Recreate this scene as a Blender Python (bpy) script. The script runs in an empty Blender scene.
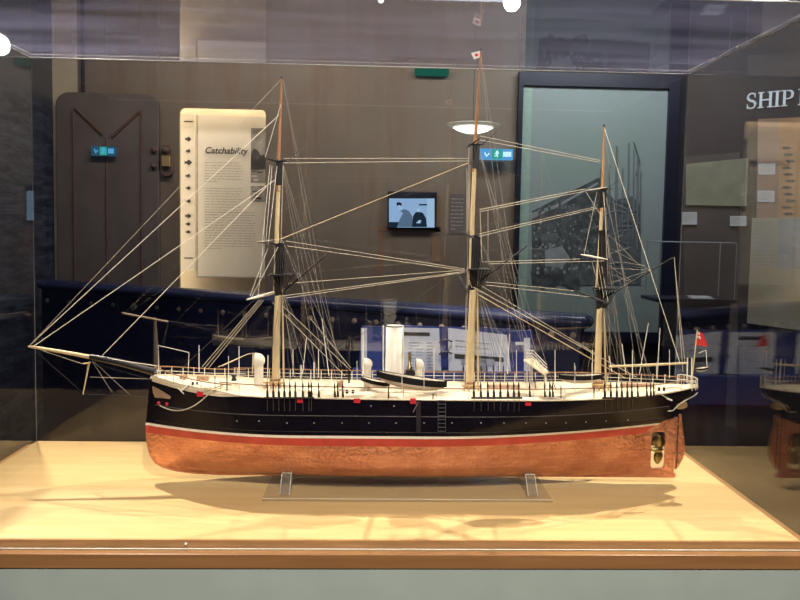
import bpy, math, random
from mathutils import Vector, Matrix
random.seed(7)
SC = bpy.context.scene
COL = SC.collection
PI = math.pi

# ------------------------------------------------------------------ camera
F, PITCH, ROLL, YAW, SY, CZ = 715.55, 0.0643, 0.0178, 0.0343, -26.28, 1.55
cy, sn = math.cos(YAW), math.sin(YAW)
cp, sp = math.cos(PITCH), math.sin(PITCH)
cr, sr = math.cos(ROLL), math.sin(ROLL)
RIGHT0 = Vector((cy, -sn, 0)); FWD0 = Vector((sn, cy, 0)); UP0 = Vector((0, 0, 1))
FWD = FWD0*cp - UP0*sp
UP1 = FWD0*sp + UP0*cp
RIGHT = RIGHT0*cr + UP1*sr
UP = UP1*cr - RIGHT0*sr
cam_d = bpy.data.cameras.new('camera'); cam = bpy.data.objects.new('camera', cam_d); COL.objects.link(cam)
m = Matrix((RIGHT, UP, -FWD)).transposed().to_4x4(); m.translation = Vector((0, 0, CZ)); cam.matrix_world = m
cam_d.sensor_width = 36; cam_d.lens = F/800*36; cam_d.shift_y = SY/800; cam_d.clip_start = 0.02
SC.camera = cam

def at(u, v, Y):
    """world point on the plane y = Y that is seen at (u, v)"""
    d = FWD + RIGHT*((u-400)/F) + UP*(-(v-300-SY)/F)
    p = d*(Y/d.y); p.z += CZ
    return p
SY0 = 1.745
def S(u, v, dy=0.0): return at(u, v, SY0+dy)

# ------------------------------------------------------------------ materials
def newmat(name):
    mt = bpy.data.materials.new(name); mt.use_nodes = True
    nt = mt.node_tree; nt.nodes.clear()
    out = nt.nodes.new('ShaderNodeOutputMaterial')
    return mt, nt, out
def N(nt, t, **kw):
    n = nt.nodes.new(t)
    for k, v in kw.items(): setattr(n, k, v)
    return n
def pmat(name, col, rough=0.6, metal=0.0, var=0.12, scale=30.0, stretch=(1,1,1), col2=None, bump=0.0, spec=0.5, detail=4):
    mt, nt, out = newmat(name)
    b = N(nt, 'ShaderNodeBsdfPrincipled'); nt.links.new(b.outputs[0], out.inputs[0])
    tc = N(nt, 'ShaderNodeTexCoord'); mp = N(nt, 'ShaderNodeMapping'); mp.inputs['Scale'].default_value = stretch
    nz = N(nt, 'ShaderNodeTexNoise'); nz.inputs['Scale'].default_value = scale; nz.inputs['Detail'].default_value = detail
    nt.links.new(tc.outputs['Object'], mp.inputs[0]); nt.links.new(mp.outputs[0], nz.inputs['Vector'])
    rp = N(nt, 'ShaderNodeValToRGB')
    c2 = col2 or tuple(c*(1-var*2) for c in col)
    c1 = col if col2 else tuple(min(1, c*(1+var)) for c in col)
    rp.color_ramp.elements[0].position = .3; rp.color_ramp.elements[1].position = .7
    rp.color_ramp.elements[0].color = (*c2, 1); rp.color_ramp.elements[1].color = (*c1, 1)
    nt.links.new(nz.outputs['Fac'], rp.inputs[0]); nt.links.new(rp.outputs[0], b.inputs['Base Color'])
    b.inputs['Roughness'].default_value = rough; b.inputs['Metallic'].default_value = metal
    b.inputs['Specular IOR Level'].default_value = spec
    if bump:
        bp = N(nt, 'ShaderNodeBump'); bp.inputs['Strength'].default_value = bump; bp.inputs['Distance'].default_value = .002
        nt.links.new(nz.outputs['Fac'], bp.inputs['Height']); nt.links.new(bp.outputs[0], b.inputs['Normal'])
    return mt
def emat(name, col, s):
    mt, nt, out = newmat(name)
    e = N(nt, 'ShaderNodeEmission'); e.inputs[0].default_value = (*col, 1); e.inputs[1].default_value = s
    nt.links.new(e.outputs[0], out.inputs[0]); return mt
def glassmat(name, tint=(.97,.98,.98), haze=0.0, streak=False, hcol=(.8,.8,.95), ior=1.5):
    mt, nt, out = newmat(name)
    tr = N(nt, 'ShaderNodeBsdfTransparent'); tr.inputs[0].default_value = (*tint, 1)
    gl = N(nt, 'ShaderNodeBsdfGlossy'); gl.inputs['Roughness'].default_value = 0.0; gl.inputs[0].default_value = (1,1,1,1)
    geo = N(nt, 'ShaderNodeNewGeometry')
    mr = N(nt, 'ShaderNodeMapRange'); mr.inputs['To Min'].default_value = ior; mr.inputs['To Max'].default_value = 1/ior
    fr = N(nt, 'ShaderNodeFresnel'); mx = N(nt, 'ShaderNodeMixShader')
    nt.links.new(geo.outputs['Backfacing'], mr.inputs[0]); nt.links.new(mr.outputs[0], fr.inputs[0])
    nt.links.new(fr.outputs[0], mx.inputs[0]); nt.links.new(tr.outputs[0], mx.inputs[1]); nt.links.new(gl.outputs[0], mx.inputs[2])
    last = mx
    if haze:
        df = N(nt, 'ShaderNodeBsdfDiffuse'); df.inputs[0].default_value = (*hcol, 1)
        tl = N(nt, 'ShaderNodeBsdfTranslucent'); tl.inputs[0].default_value = (*hcol, 1)
        m0 = N(nt, 'ShaderNodeMixShader'); nt.links.new(df.outputs[0], m0.inputs[1]); nt.links.new(tl.outputs[0], m0.inputs[2])
        m2 = N(nt, 'ShaderNodeMixShader'); m2.inputs[0].default_value = haze
        nt.links.new(mx.outputs[0], m2.inputs[1]); nt.links.new(m0.outputs[0], m2.inputs[2]); last = m2
        if streak:
            tc = N(nt, 'ShaderNodeTexCoord'); mp = N(nt, 'ShaderNodeMapping'); mp.inputs['Scale'].default_value = (1.2, 9, 1); mp.inputs['Rotation'].default_value = (0, 0, .35)
            nz = N(nt, 'ShaderNodeTexNoise'); nz.inputs['Scale'].default_value = 2.2; nz.inputs['Detail'].default_value = 6; nz.inputs['Distortion'].default_value = .6
            m3 = N(nt, 'ShaderNodeMapRange'); m3.inputs['From Min'].default_value = .35; m3.inputs['From Max'].default_value = .75
            m3.inputs['To Min'].default_value = haze*.35; m3.inputs['To Max'].default_value = haze*1.9
            nt.links.new(tc.outputs['Object'], mp.inputs[0]); nt.links.new(mp.outputs[0], nz.inputs[0])
            nt.links.new(nz.outputs['Fac'], m3.inputs[0]); nt.links.new(m3.outputs[0], m2.inputs[0])
    nt.links.new(last.outputs[0], out.inputs[0]); return mt

def wood_mat(name, c1, c2, rough=.4, scale=(1.5, 22, 22)):
    mt, nt, out = newmat(name)
    b = N(nt, 'ShaderNodeBsdfPrincipled'); nt.links.new(b.outputs[0], out.inputs[0])
    tc = N(nt, 'ShaderNodeTexCoord'); mp = N(nt, 'ShaderNodeMapping'); mp.inputs['Scale'].default_value = scale
    nz = N(nt, 'ShaderNodeTexNoise'); nz.inputs['Scale'].default_value = 2.0; nz.inputs['Detail'].default_value = 7; nz.inputs['Distortion'].default_value = .8
    rp = N(nt, 'ShaderNodeValToRGB'); rp.color_ramp.elements[0].position = .25; rp.color_ramp.elements[1].position = .75
    rp.color_ramp.elements[0].color = (*c2, 1); rp.color_ramp.elements[1].color = (*c1, 1)
    nt.links.new(tc.outputs['Object'], mp.inputs[0]); nt.links.new(mp.outputs[0], nz.inputs[0])
    nt.links.new(nz.outputs['Fac'], rp.inputs[0]); nt.links.new(rp.outputs[0], b.inputs['Base Color'])
    b.inputs['Roughness'].default_value = rough; return mt

def copper_mat():
    mt, nt, out = newmat('copper_sheathing')
    b = N(nt, 'ShaderNodeBsdfPrincipled'); nt.links.new(b.outputs[0], out.inputs[0])
    tc = N(nt, 'ShaderNodeTexCoord'); sx = N(nt, 'ShaderNodeSeparateXYZ'); cx = N(nt, 'ShaderNodeCombineXYZ')
    nt.links.new(tc.outputs['Object'], sx.inputs[0]); nt.links.new(sx.outputs[0], cx.inputs[0]); nt.links.new(sx.outputs[2], cx.inputs[1])
    br = N(nt, 'ShaderNodeTexBrick'); br.inputs['Scale'].default_value = 1.0
    br.inputs['Brick Width'].default_value = .026; br.inputs['Row Height'].default_value = .009; br.inputs['Mortar Size'].default_value = .0004
    br.inputs['Color1'].default_value = (.86, .41, .26, 1); br.inputs['Color2'].default_value = (.74, .33, .20, 1); br.inputs['Mortar'].default_value = (.66, .30, .18, 1)
    nt.links.new(cx.outputs[0], br.inputs['Vector'])
    nz = N(nt, 'ShaderNodeTexNoise'); nz.inputs['Scale'].default_value = 14; nz.inputs['Detail'].default_value = 5
    nt.links.new(tc.outputs['Object'], nz.inputs[0])
    mx = N(nt, 'ShaderNodeMixRGB', blend_type='MULTIPLY'); mx.inputs[0].default_value = .55
    rp = N(nt, 'ShaderNodeValToRGB'); rp.color_ramp.elements[0].position = .35; rp.color_ramp.elements[1].position = .65
    rp.color_ramp.elements[0].color = (.55, .4, .38, 1); rp.color_ramp.elements[1].color = (1, 1, 1, 1)
    nt.links.new(nz.outputs['Fac'], rp.inputs[0]); nt.links.new(br.outputs['Color'], mx.inputs[1]); nt.links.new(rp.outputs[0], mx.inputs[2])
    nt.links.new(mx.outputs[0], b.inputs['Base Color'])
    b.inputs['Metallic'].default_value = .8; b.inputs['Roughness'].default_value = .30
    n2 = N(nt, 'ShaderNodeTexNoise'); n2.inputs['Scale'].default_value = 130; n2.inputs['Detail'].default_value = 2
    nt.links.new(tc.outputs['Object'], n2.inputs[0])
    bp = N(nt, 'ShaderNodeBump'); bp.inputs['Strength'].default_value = .7; bp.inputs['Distance'].default_value = .0045
    nt.links.new(n2.outputs['Fac'], bp.inputs['Height']); nt.links.new(bp.outputs[0], b.inputs['Normal'])
    return mt

def steel_wall_mat():
    mt, nt, out = newmat('painted_steel_wall')
    b = N(nt, 'ShaderNodeBsdfPrincipled'); nt.links.new(b.outputs[0], out.inputs[0])
    tc = N(nt, 'ShaderNodeTexCoord')
    nz = N(nt, 'ShaderNodeTexNoise'); nz.inputs['Scale'].default_value = 1.3; nz.inputs['Detail'].default_value = 8
    nt.links.new(tc.outputs['Object'], nz.inputs[0])
    rp = N(nt, 'ShaderNodeValToRGB'); rp.color_ramp.elements[0].position = .3; rp.color_ramp.elements[1].position = .7
    rp.color_ramp.elements[0].color = (.17, .135, .103, 1); rp.color_ramp.elements[1].color = (.255, .205, .152, 1)
    nt.links.new(nz.outputs['Fac'], rp.inputs[0])
    mp = N(nt, 'ShaderNodeMapping'); mp.inputs['Scale'].default_value = (3.2, 1, .45)
    n2 = N(nt, 'ShaderNodeTexNoise'); n2.inputs['Scale'].default_value = 2.2; n2.inputs['Detail'].default_value = 9; n2.inputs['Roughness'].default_value = .65
    nt.links.new(tc.outputs['Object'], mp.inputs[0]); nt.links.new(mp.outputs[0], n2.inputs[0])
    mr = N(nt, 'ShaderNodeMapRange'); mr.inputs['From Min'].default_value = .50; mr.inputs['From Max'].default_value = .70; mr.inputs['To Max'].default_value = .55
    nt.links.new(n2.outputs['Fac'], mr.inputs[0])
    mx = N(nt, 'ShaderNodeMixRGB'); mx.inputs[2].default_value = (.20, .09, .045, 1)
    nt.links.new(mr.outputs[0], mx.inputs[0]); nt.links.new(rp.outputs[0], mx.inputs[1]); nt.links.new(mx.outputs[0], b.inputs['Base Color'])
    b.inputs['Roughness'].default_value = .55; return mt

def mural_mat():
    mt, nt, out = newmat('sea_mural_print')
    b = N(nt, 'ShaderNodeBsdfPrincipled'); nt.links.new(b.outputs[0], out.inputs[0])
    tc = N(nt, 'ShaderNodeTexCoord'); mp = N(nt, 'ShaderNodeMapping'); mp.inputs['Scale'].default_value = (1, 2.2, 11)
    nz = N(nt, 'ShaderNodeTexNoise'); nz.inputs['Scale'].default_value = 2.4; nz.inputs['Detail'].default_value = 8; nz.inputs['Roughness'].default_value = .7
    nt.links.new(tc.outputs['Object'], mp.inputs[0]); nt.links.new(mp.outputs[0], nz.inputs[0])
    rp = N(nt, 'ShaderNodeValToRGB'); rp.color_ramp.elements[0].position = .4; rp.color_ramp.elements[1].position = .68
    rp.color_ramp.elements[0].color = (.012, .016, .035, 1); rp.color_ramp.elements[1].color = (.10, .12, .17, 1)
    nt.links.new(nz.outputs['Fac'], rp.inputs[0])
    sx = N(nt, 'ShaderNodeSeparateXYZ'); nt.links.new(tc.outputs['Object'], sx.inputs[0])
    mr = N(nt, 'ShaderNodeMapRange'); mr.inputs['From Min'].default_value = 2.28; mr.inputs['From Max'].default_value = 2.42
    nt.links.new(sx.outputs[2], mr.inputs[0])
    mx = N(nt, 'ShaderNodeMixRGB'); mx.inputs[2].default_value = (.10, .10, .11, 1)
    nt.links.new(mr.outputs[0], mx.inputs[0]); nt.links.new(rp.outputs[0], mx.inputs[1]); nt.links.new(mx.outputs[0], b.inputs['Base Color'])
    b.inputs['Roughness'].default_value = .5; return mt

M = dict(
 black=pmat('black_hull_paint', (.006,.005,.010), .25, var=.15, scale=20, spec=.22),
 black_fit=pmat('black_fitting_paint', (.012,.011,.013), .4, scale=80),
 white=pmat('white_enamel', (.80,.77,.70), .35, var=.04, scale=60),
 red=pmat('red_boot_paint', (.52,.06,.04), .4, var=.1, scale=30),
 copper=copper_mat(),
 brass=pmat('aged_brass', (.42,.34,.16), .3, 1.0, scale=60),
 deck=None,
 railwood=pmat('brown_rail_wood', (.30,.15,.08), .5, scale=60),
 mastwood=pmat('cream_spar_wood', (.66,.52,.30), .45, var=.08, scale=30, stretch=(3,3,.6)),
 topwood=pmat('reddish_spar_wood', (.42,.19,.085), .4, var=.12, scale=30, stretch=(3,3,.6)),
 orange=pmat('orange_spar_wood', (.58,.28,.10), .4, var=.1, scale=30),
 rope_l=pmat('pale_rope', (.62,.56,.44), .8, var=.1, scale=200),
 rope_w=pmat('white_rope', (.85,.80,.70), .8, var=.05, scale=200),
 rope_d=pmat('tarred_rope', (.05,.045,.045), .8, scale=200),
 boatwhite=pmat('boat_white', (.75,.72,.64), .4, var=.04, scale=50),
 sky_brown=pmat('skylight_wood', (.40,.24,.14), .5, var=.2, scale=120),
 redflag=pmat('red_bunting', (.62,.03,.03), .7, var=.1, scale=40),
 blueflag=pmat('blue_bunting', (.03,.04,.22), .7, var=.1, scale=40),
 gold=pmat('gilt_scroll', (.55,.40,.20), .4, .4, scale=90),
 gun=pmat('red_port_paint', (.6,.02,.04), .5, scale=50),
 acrylic=glassmat('clear_acrylic', (.93,.92,.90), haze=.09, hcol=(.9,.86,.8), ior=1.3),
 glass=glassmat('case_glass', (.975,.98,.98)),
 glass_top=glassmat('dusty_top_glass', (.90,.90,.93), haze=.03, streak=True, hcol=(.55,.58,1.0)),
 glass_edge=pmat('glass_edge_highlight', (.75,.76,.72), .25, var=.05, scale=40),  # pale opaque colour stands in for highlights along the glass edges
 maple=wood_mat('maple_veneer', (.80,.59,.30), (.70,.47,.21), .38),
 edging=wood_mat('brown_edging', (.34,.175,.07), (.24,.115,.045), .35),
 plinth=pmat('grey_green_paint', (.38,.46,.44), .6, var=.03, scale=12),
 steel=steel_wall_mat(),
 mural=mural_mat(),
 door=pmat('door_brown_grey', (.165,.135,.125), .5, var=.1, scale=5),
 rust=pmat('rust_stain', (.15,.07,.05), .8, var=.3, scale=9, col2=(.13,.095,.085)),
 rustc=pmat('rust_run', (.33,.16,.075), .8, var=.3, scale=7, col2=(.22,.15,.105)),
 cream=pmat('cream_wall', (.62,.52,.38), .7, var=.05, scale=4),
 board=pmat('cream_board', (.78,.72,.60), .6, var=.02, scale=4),
 ink=pmat('black_ink', (.02,.018,.016), .7, scale=30),
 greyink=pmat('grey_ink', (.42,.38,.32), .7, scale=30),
 photo_l=pmat('photo_light_grey', (.36,.34,.30), .5, var=.25, scale=9),
 photo_d=pmat('photo_dark_grey', (.07,.065,.06), .5, var=.25, scale=9),
 navy=pmat('navy_panel', (.016,.022,.075), .4, var=.2, scale=3),
 navyrail=pmat('navy_rail', (.03,.04,.11), .25, var=.1, scale=3),
 stud=pmat('pale_stud', (.42,.33,.28), .4, scale=60),
 blue=pmat('blue_board', (.02,.04,.20), .45, var=.12, scale=6),
 page=pmat('bluish_paper', (.52,.56,.72), .6, var=.04, scale=8),
 pageink=pmat('page_print', (.30,.33,.46), .7, scale=30),
 steelring=pmat('ring_steel', (.10,.12,.14), .3, .8, scale=30),
 carpet=pmat('dark_carpet', (.018,.017,.024), .95, var=.3, scale=60),
 ceil=pmat('dark_ceiling', (.045,.045,.075), .8, var=.15, scale=3),
 darkwall=pmat('dark_wall', (.013,.012,.020), .7, var=.15, scale=3),
 frame=pmat('dark_frame', (.010,.012,.028), .4, scale=20),
 panel=pmat('blue_grey_panel', (.27,.31,.33), .5, var=.08, scale=1.2, col2=(.22,.29,.25)),
 brownboard=pmat('brown_grey_board', (.055,.046,.046), .6, scale=6),
 paper=pmat('olive_paper', (.22,.23,.16), .6, var=.12, scale=9),
 card=pmat('white_card', (.52,.54,.58), .6, var=.03, scale=20),
 chart=pmat('brown_chart', (.36,.20,.10), .6, var=.15, scale=4),
 chart2=pmat('mauve_chart_band', (.26,.17,.13), .6, var=.1, scale=6),
 mappale=pmat('pale_map', (.33,.33,.27), .55, var=.15, scale=5, col2=(.28,.23,.15)),
 mapblue=pmat('map_blue_grey', (.24,.27,.30), .55, var=.1, scale=5),
 silver=pmat('silver_letters', (.78,.86,.92), .4, var=.03, scale=20),
 lampmetal=pmat('lamp_metal', (.25,.25,.26), .4, .7, scale=20),
 shroudgrey=pmat('grey_shroud_cord', (.36,.33,.29), .8, var=.1, scale=200),
 ghost=pmat('reflected_wood', (.10,.07,.06), .6, var=.1, scale=20),  # dull brown painted for the reflected spars
)
M['plate'] = glassmat('cradle_plate_acrylic', (.93,.92,.90), haze=.10, hcol=(.9,.86,.8), ior=1.05)
M['upr'] = glassmat('upright_acrylic', (.94,.94,.93), haze=.16, hcol=(.9,.88,.84))
M['chartdim'] = pmat('reflected_hull', (.06,.058,.065), .6)  # dim grey painted for the reflected ship hull
M['deck'] = wood_mat('scrubbed_deck', (.82,.74,.58), (.70,.60,.44), .5, (4, 90, 1))

# ------------------------------------------------------------------ mesh helpers
ORG = {}
class MB:
    def __init__(s): s.v = []; s.f = []; s.m = []; s.smooth = []
    def add(s, vs, fs, mi=0, sm=False):
        o = len(s.v); s.v += [Vector(v) for v in vs]
        for f in fs: s.f.append([i+o for i in f]); s.m.append(mi); s.smooth.append(sm)
        return s
    def box(s, a, b, mi=0):
        x0,y0,z0 = a; x1,y1,z1 = b
        vs = [(x0,y0,z0),(x1,y0,z0),(x1,y1,z0),(x0,y1,z0),(x0,y0,z1),(x1,y0,z1),(x1,y1,z1),(x0,y1,z1)]
        return s.add(vs, [(0,3,2,1),(4,5,6,7),(0,1,5,4),(1,2,6,5),(2,3,7,6),(3,0,4,7)], mi)
    def obox(s, c, ax, ay, az, mi=0):
        """box centred on c with half-axis vectors"""
        c, ax, ay, az = Vector(c), Vector(ax), Vector(ay), Vector(az)
        vs = [c+sx*ax+sy*ay+sz*az for sz in (-1,1) for sy in (-1,1) for sx in (-1,1)]
        return s.add(vs, [(0,2,3,1),(4,5,7,6),(0,1,5,4),(1,3,7,5),(3,2,6,7),(2,0,4,6)], mi)
    def tube(s, pts, r, n=6, mi=0, cap=True, flat=None):
        pts = [Vector(p) for p in pts]; k = len(pts)
        rs = r if isinstance(r, (list, tuple)) else [r]*k
        ref = None; rings = []
        for i, p in enumerate(pts):
            t = (pts[min(i+1,k-1)]-pts[max(i-1,0)]).normalized()
            if ref is None:
                ref = Vector((0,0,1)) if abs(t.z) < .9 else Vector((1,0,0))
                if abs(t.z) >= .9: ref = Vector((1,0,0))
            a = (ref - t*ref.dot(t)).normalized(); b = t.cross(a); ref = a
            rings.append([p + (a*math.cos(2*PI*j/n)+b*math.sin(2*PI*j/n))*rs[i] for j in range(n)])
        vs = [q for rg in rings for q in rg]; fs = []
        for i in range(k-1):
            for j in range(n):
                fs.append((i*n+j, i*n+(j+1)%n, (i+1)*n+(j+1)%n, (i+1)*n+j))
        s.add(vs, fs, mi, True)
        if cap: s.add(rings[0], [tuple(range(n))[::-1]], mi); s.add(rings[-1], [tuple(range(n))], mi)
        return s
    def lathe(s, c, prof, n=24, axis='z', mi=0, sx=1, sy=1):
        c = Vector(c); vs = []
        for r, h in prof:
            for j in range(n):
                a = 2*PI*j/n; x, y = r*math.cos(a)*sx, r*math.sin(a)*sy
                vs.append(c + (Vector((x,y,h)) if axis == 'z' else Vector((x,h,y)) if axis == 'y' else Vector((h,x,y))))
        fs = []
        for i in range(len(prof)-1):
            for j in range(n): fs.append((i*n+j, i*n+(j+1)%n, (i+1)*n+(j+1)%n, (i+1)*n+j))
        return s.add(vs, fs, mi, True)
    def poly(s, pts, thick=None, mi=0):
        """flat polygon, extruded by the vector thick"""
        pts = [Vector(p) for p in pts]; n = len(pts)
        if thick is None: return s.add(pts, [tuple(range(n))], mi)
        t = Vector(thick)
        return s.add(pts+[p+t for p in pts], [tuple(range(n)), tuple(range(2*n-1,n-1,-1))]+[(i,n+i,n+(i+1)%n,(i+1)%n) for i in range(n)], mi)
    def build(s, name, mats, parent=None, org=None, bevel=0):
        if not isinstance(mats, (list, tuple)): mats = [mats]
        if parent is not None: o0 = ORG[parent.name]
        elif org is not None: o0 = Vector(org)
        else:
            xs=[v.x for v in s.v]; ys=[v.y for v in s.v]; zs=[v.z for v in s.v]
            o0 = Vector(((min(xs)+max(xs))/2, (min(ys)+max(ys))/2, min(zs)))
        me = bpy.data.meshes.new(name); me.from_pydata([tuple(v-o0) for v in s.v], [], s.f)
        for mt in mats: me.materials.append(M[mt] if isinstance(mt, str) else mt)
        for p, mi, sm in zip(me.polygons, s.m, s.smooth): p.material_index = mi; p.use_smooth = sm
        me.update()
        ob = bpy.data.objects.new(name, me); COL.objects.link(ob)
        if parent is not None: ob.parent = parent
        else: ob.location = o0
        ORG[ob.name] = o0
        if bevel:
            bv = ob.modifiers.new('bevel', 'BEVEL'); bv.width = bevel; bv.segments = 2; bv.limit_method = 'ANGLE'
        return ob
def empty(name, loc):
    o = bpy.data.objects.new(name, None); COL.objects.link(o); o.location = loc; ORG[o.name] = Vector(loc); o.empty_display_size = .05
    return o
def tag(o, label, cat, group=None, kind=None):
    o['label'] = label; o['category'] = cat
    if group: o['group'] = group
    if kind: o['kind'] = kind
    return o
def struct(o, label=None):
    o['kind'] = 'structure'
    if label: o['label'] = label
    return o
def line(name, pts, r, mt, parent, n=5):
    return MB().tube(pts, r, n).build(name, mt, parent)
def text_mesh(name, body, size, mt, parent, origin, xdir, updir, ext=.002, shear=0.0, org=None, align='LEFT'):
    c = bpy.data.curves.new(name+'_curve', 'FONT'); c.body = body; c.size = size; c.extrude = ext; c.offset = size*.012; c.shear = shear; c.align_x = align
    t = bpy.data.objects.new(name+'_tmp', c); COL.objects.link(t)
    bpy.context.view_layer.update()
    me = bpy.data.meshes.new_from_object(t.evaluated_get(bpy.context.evaluated_depsgraph_get()))
    bpy.data.objects.remove(t); bpy.data.curves.remove(c)
    x = Vector(xdir).normalized(); u = Vector(updir).normalized(); n = x.cross(u)
    o0 = ORG[parent.name] if parent is not None else Vector(origin)
    rel = Vector(origin)-o0
    for v in me.vertices: v.co = rel + x*v.co.x + u*v.co.y + n*v.co.z
    me.name = name; me.materials.clear(); me.materials.append(M[mt])
    ob = bpy.data.objects.new(name, me); COL.objects.link(ob)
    if parent is not None: ob.parent = parent
    else: ob.location = o0
    ORG[ob.name] = o0
    return ob
def rrect(x0, z0, x1, z1, r, n=6):
    pts = []
    for cx_, cz_, a0 in ((x1-r, z1-r, 0), (x0+r, z1-r, 90), (x0+r, z0+r, 180), (x1-r, z0+r, 270)):
        for i in range(n+1):
            a = math.radians(a0+90*i/n); pts.append((cx_+r*math.cos(a), cz_+r*math.sin(a)))
    return pts
def lerp(a, b, t): return a+(b-a)*t
def interp(tab, x):
    if x <= tab[0][0]: return tab[0][1]
    for (a, fa), (b, fb) in zip(tab, tab[1:]):
        if x <= b: return lerp(fa, fb, (x-a)/(b-a))
    return tab[-1][1]
def smooth(tab, x, w=.03):
    return (interp(tab, x-w)+2*interp(tab, x)+interp(tab, x+w))/4

# ------------------------------------------------------------------ room shell
WB = 4.95                                  # front face of the back wall
CEIL = 3.25
struct(MB().box((-2.6,-2.0,-.1), (3.4,5.8,0)).build('floor', 'carpet'))
struct(MB().box((-2.6,-2.0,CEIL), (3.4,5.8,CEIL+.1)).build('ceiling', 'ceil'))
# back wall, steel, with a round-cornered opening
ox0, ox1, oz0, oz1 = -1.345, -.762, .55, 2.335
XL, XR = -2.02, 1.0
def wall_with_hole(x0, x1, z0, z1, hole, y0, y1, name, mt):
    mb = MB()
    hx0, hz0, hx1, hz1, r = hole
    h = rrect(hx0, hz0, hx1, hz1, r)
    n = len(h)
    for yy, flip in ((y0, False), (y1, True)):
        # four outer corner points joined to the matching quarter of the hole
        out = [(x1,z1),(x0,z1),(x0,z0),(x1,z0)]; q = n//4
        for k in range(4):
            arc = h[k*q:(k+1)*q]
            for i in range(q-1):
                f = [(arc[i][0],yy,arc[i][1]), (arc[i+1][0],yy,arc[i+1][1]), (out[k][0],yy,out[k][1])]
                mb.add(f if flip else f[::-1], [(0,1,2)])
            nx = h[((k+1)*q) % n]; a = arc[-1]
            f = [(a[0],yy,a[1]), (nx[0],yy,nx[1]), (out[(k+1)%4][0],yy,out[(k+1)%4][1]), (out[k][0],yy,out[k][1])]
            mb.add(f if flip else f[::-1], [(0,1,2,3)])
    for i in range(n):
        a, b = h[i], h[(i+1)%n]
        mb.add([(a[0],y0,a[1]),(b[0],y0,b[1]),(b[0],y1,b[1]),(a[0],y1,a[1])], [(0,1,2,3)])
    return mb.build(name, mt)
struct(wall_with_hole(XL, XR, 0, CEIL, (ox0, oz0, ox1, oz1, .035), WB, WB+.03, 'wall_back', 'steel'))
struct(MB().box((XR, WB, 0), (2.3, WB+.08, CEIL)).build('wall_back', 'darkwall'))
struct(MB().box((-2.6, WB, 0), (XL, WB+.08, CEIL)).build('wall_back', 'cream'))
# alcove behind the opening
struct(MB().box((-1.9, 5.24, 0), (-.3, 5.30, CEIL)).build('wall_alcove', 'cream'))
struct(MB().box((-1.96, WB+.08, 0), (-1.90, 5.30, CEIL)).build('wall_alcove', 'cream'))
struct(MB().box((-.3, WB+.08, 0), (-.24, 5.30, CEIL)).build('wall_alcove', 'cream'))
WLX = at(54,200,WB).x
struct(MB().box((-2.6,-2.0,0), (WLX, 4.95, CEIL)).build('wall_left', 'mural'))
# right display wall, angled
RA, RB = Vector((2.13, WB, 0)), Vector((3.2, 4.15, 0))
RD = (RB-RA).normalized(); RN = Vector((-RD.y, RD.x, 0)); RN = RN if RN.y < 0 else -RN    # towards the room
def wallprism(a, b, z0, z1, out, name, mt):
    a, b = Vector(a), Vector(b)
    return MB().poly([(a.x,a.y,z0),(b.x,b.y,z0),(b.x,b.y,z1),(a.x,a.y,z1)], out).build(name, mt)
struct(wallprism(RA, RB, 0, CEIL, -RN*.08, 'wall_right', 'darkwall'))
struct(MB().box((3.2,-2.0,0), (3.3,4.2,CEIL)).build('wall_right', 'darkwall'))
struct(MB().box((-2.6,-2.1,0), (3.4,-2.0,CEIL)).build('wall_front', 'darkwall'))
def onR(u, v, off=0.0):
    """point on the angled display wall that is seen at (u, v)"""
    d = at(u, v, 1.0)-Vector((0,0,CZ)); o = Vector((0,0,CZ)); pl = RA + RN*off
    t = (pl-o).dot(RN)/d.dot(RN); return o+d*t

# narrow pipe and seam beside the door
pz = MB(); a = at(83,75,WB-.03)
pz.tube([(a.x,a.y,.0),(a.x,a.y,CEIL)], .012, 8).build('trim_1', 'darkwall')['kind'] = 'structure'

# ------------------------------------------------------------------ watertight door
d0, d1 = at(56,92,WB-.03), at(159,92,WB-.03)
dr = empty('watertight_door', ((d0.x+d1.x)/2, WB-.02, .5))
tag(dr, 'grey-brown round-cornered steel door with rust lines, left of the lit opening', 'door')
pts = rrect(d0.x, .5, d1.x, d0.z, .09, 8)
MB().poly([(x, WB-.045, z) for x, z in pts], (0,.044,0)).build('door_panel', 'door', dr, bevel=.006)
mb = MB()
A = [at(75,108,WB-.047), at(103,135,WB-.047), at(139,112,WB-.047)]
mb.tube([A[0],A[1]], .012, 6).tube([A[2], at(112,137,WB-.047)], .012, 6)
mb.build('brace', 'rust', dr)
MB().tube([at(73,111,WB-.047), (at(73,111,WB-.047).x, WB-.047, .7)], .009, 6).tube([at(141,110,WB-.047), (at(141,110,WB-.047).x, WB-.047, .7)], .009, 6).tube([at(106,138,WB-.047), (at(106,138,WB-.047).x, WB-.047, .7)], .006, 6).build('weld_seam', 'rust', dr)
for u, v in ((154,150),(154,166)):
    p = at(u, v, WB-.05); MB().lathe(p, [(0,-.02),(.018,-.018),(.02,.01)], 12, 'y').build('hinge_bolt', 'rust', dr)
# latch between door and opening
p = at(167, 160, WB-.03)
lt = empty('door_latch', (p.x, WB-.03, p.z-.1)); tag(lt, 'small oval latch with pale metal tongue between the steel door and lit opening', 'latch')
MB().poly([(x, WB-.04, z) for x, z in rrect(p.x-.036, p.z-.11, p.x+.036, p.z+.1, .034)], (0,.04,0)).build('back_plate', 'rust', lt)
MB().box((p.x-.022, WB-.075, p.z-.045), (p.x+.026, WB-.038, p.z+.025)).build('tongue', 'gold', lt)
MB().lathe((p.x-.005, WB-.05, p.z+.065), [(0,-.02),(.02,-.018),(.022,.012)], 12, 'y').build('knob', 'rust', lt)

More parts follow.
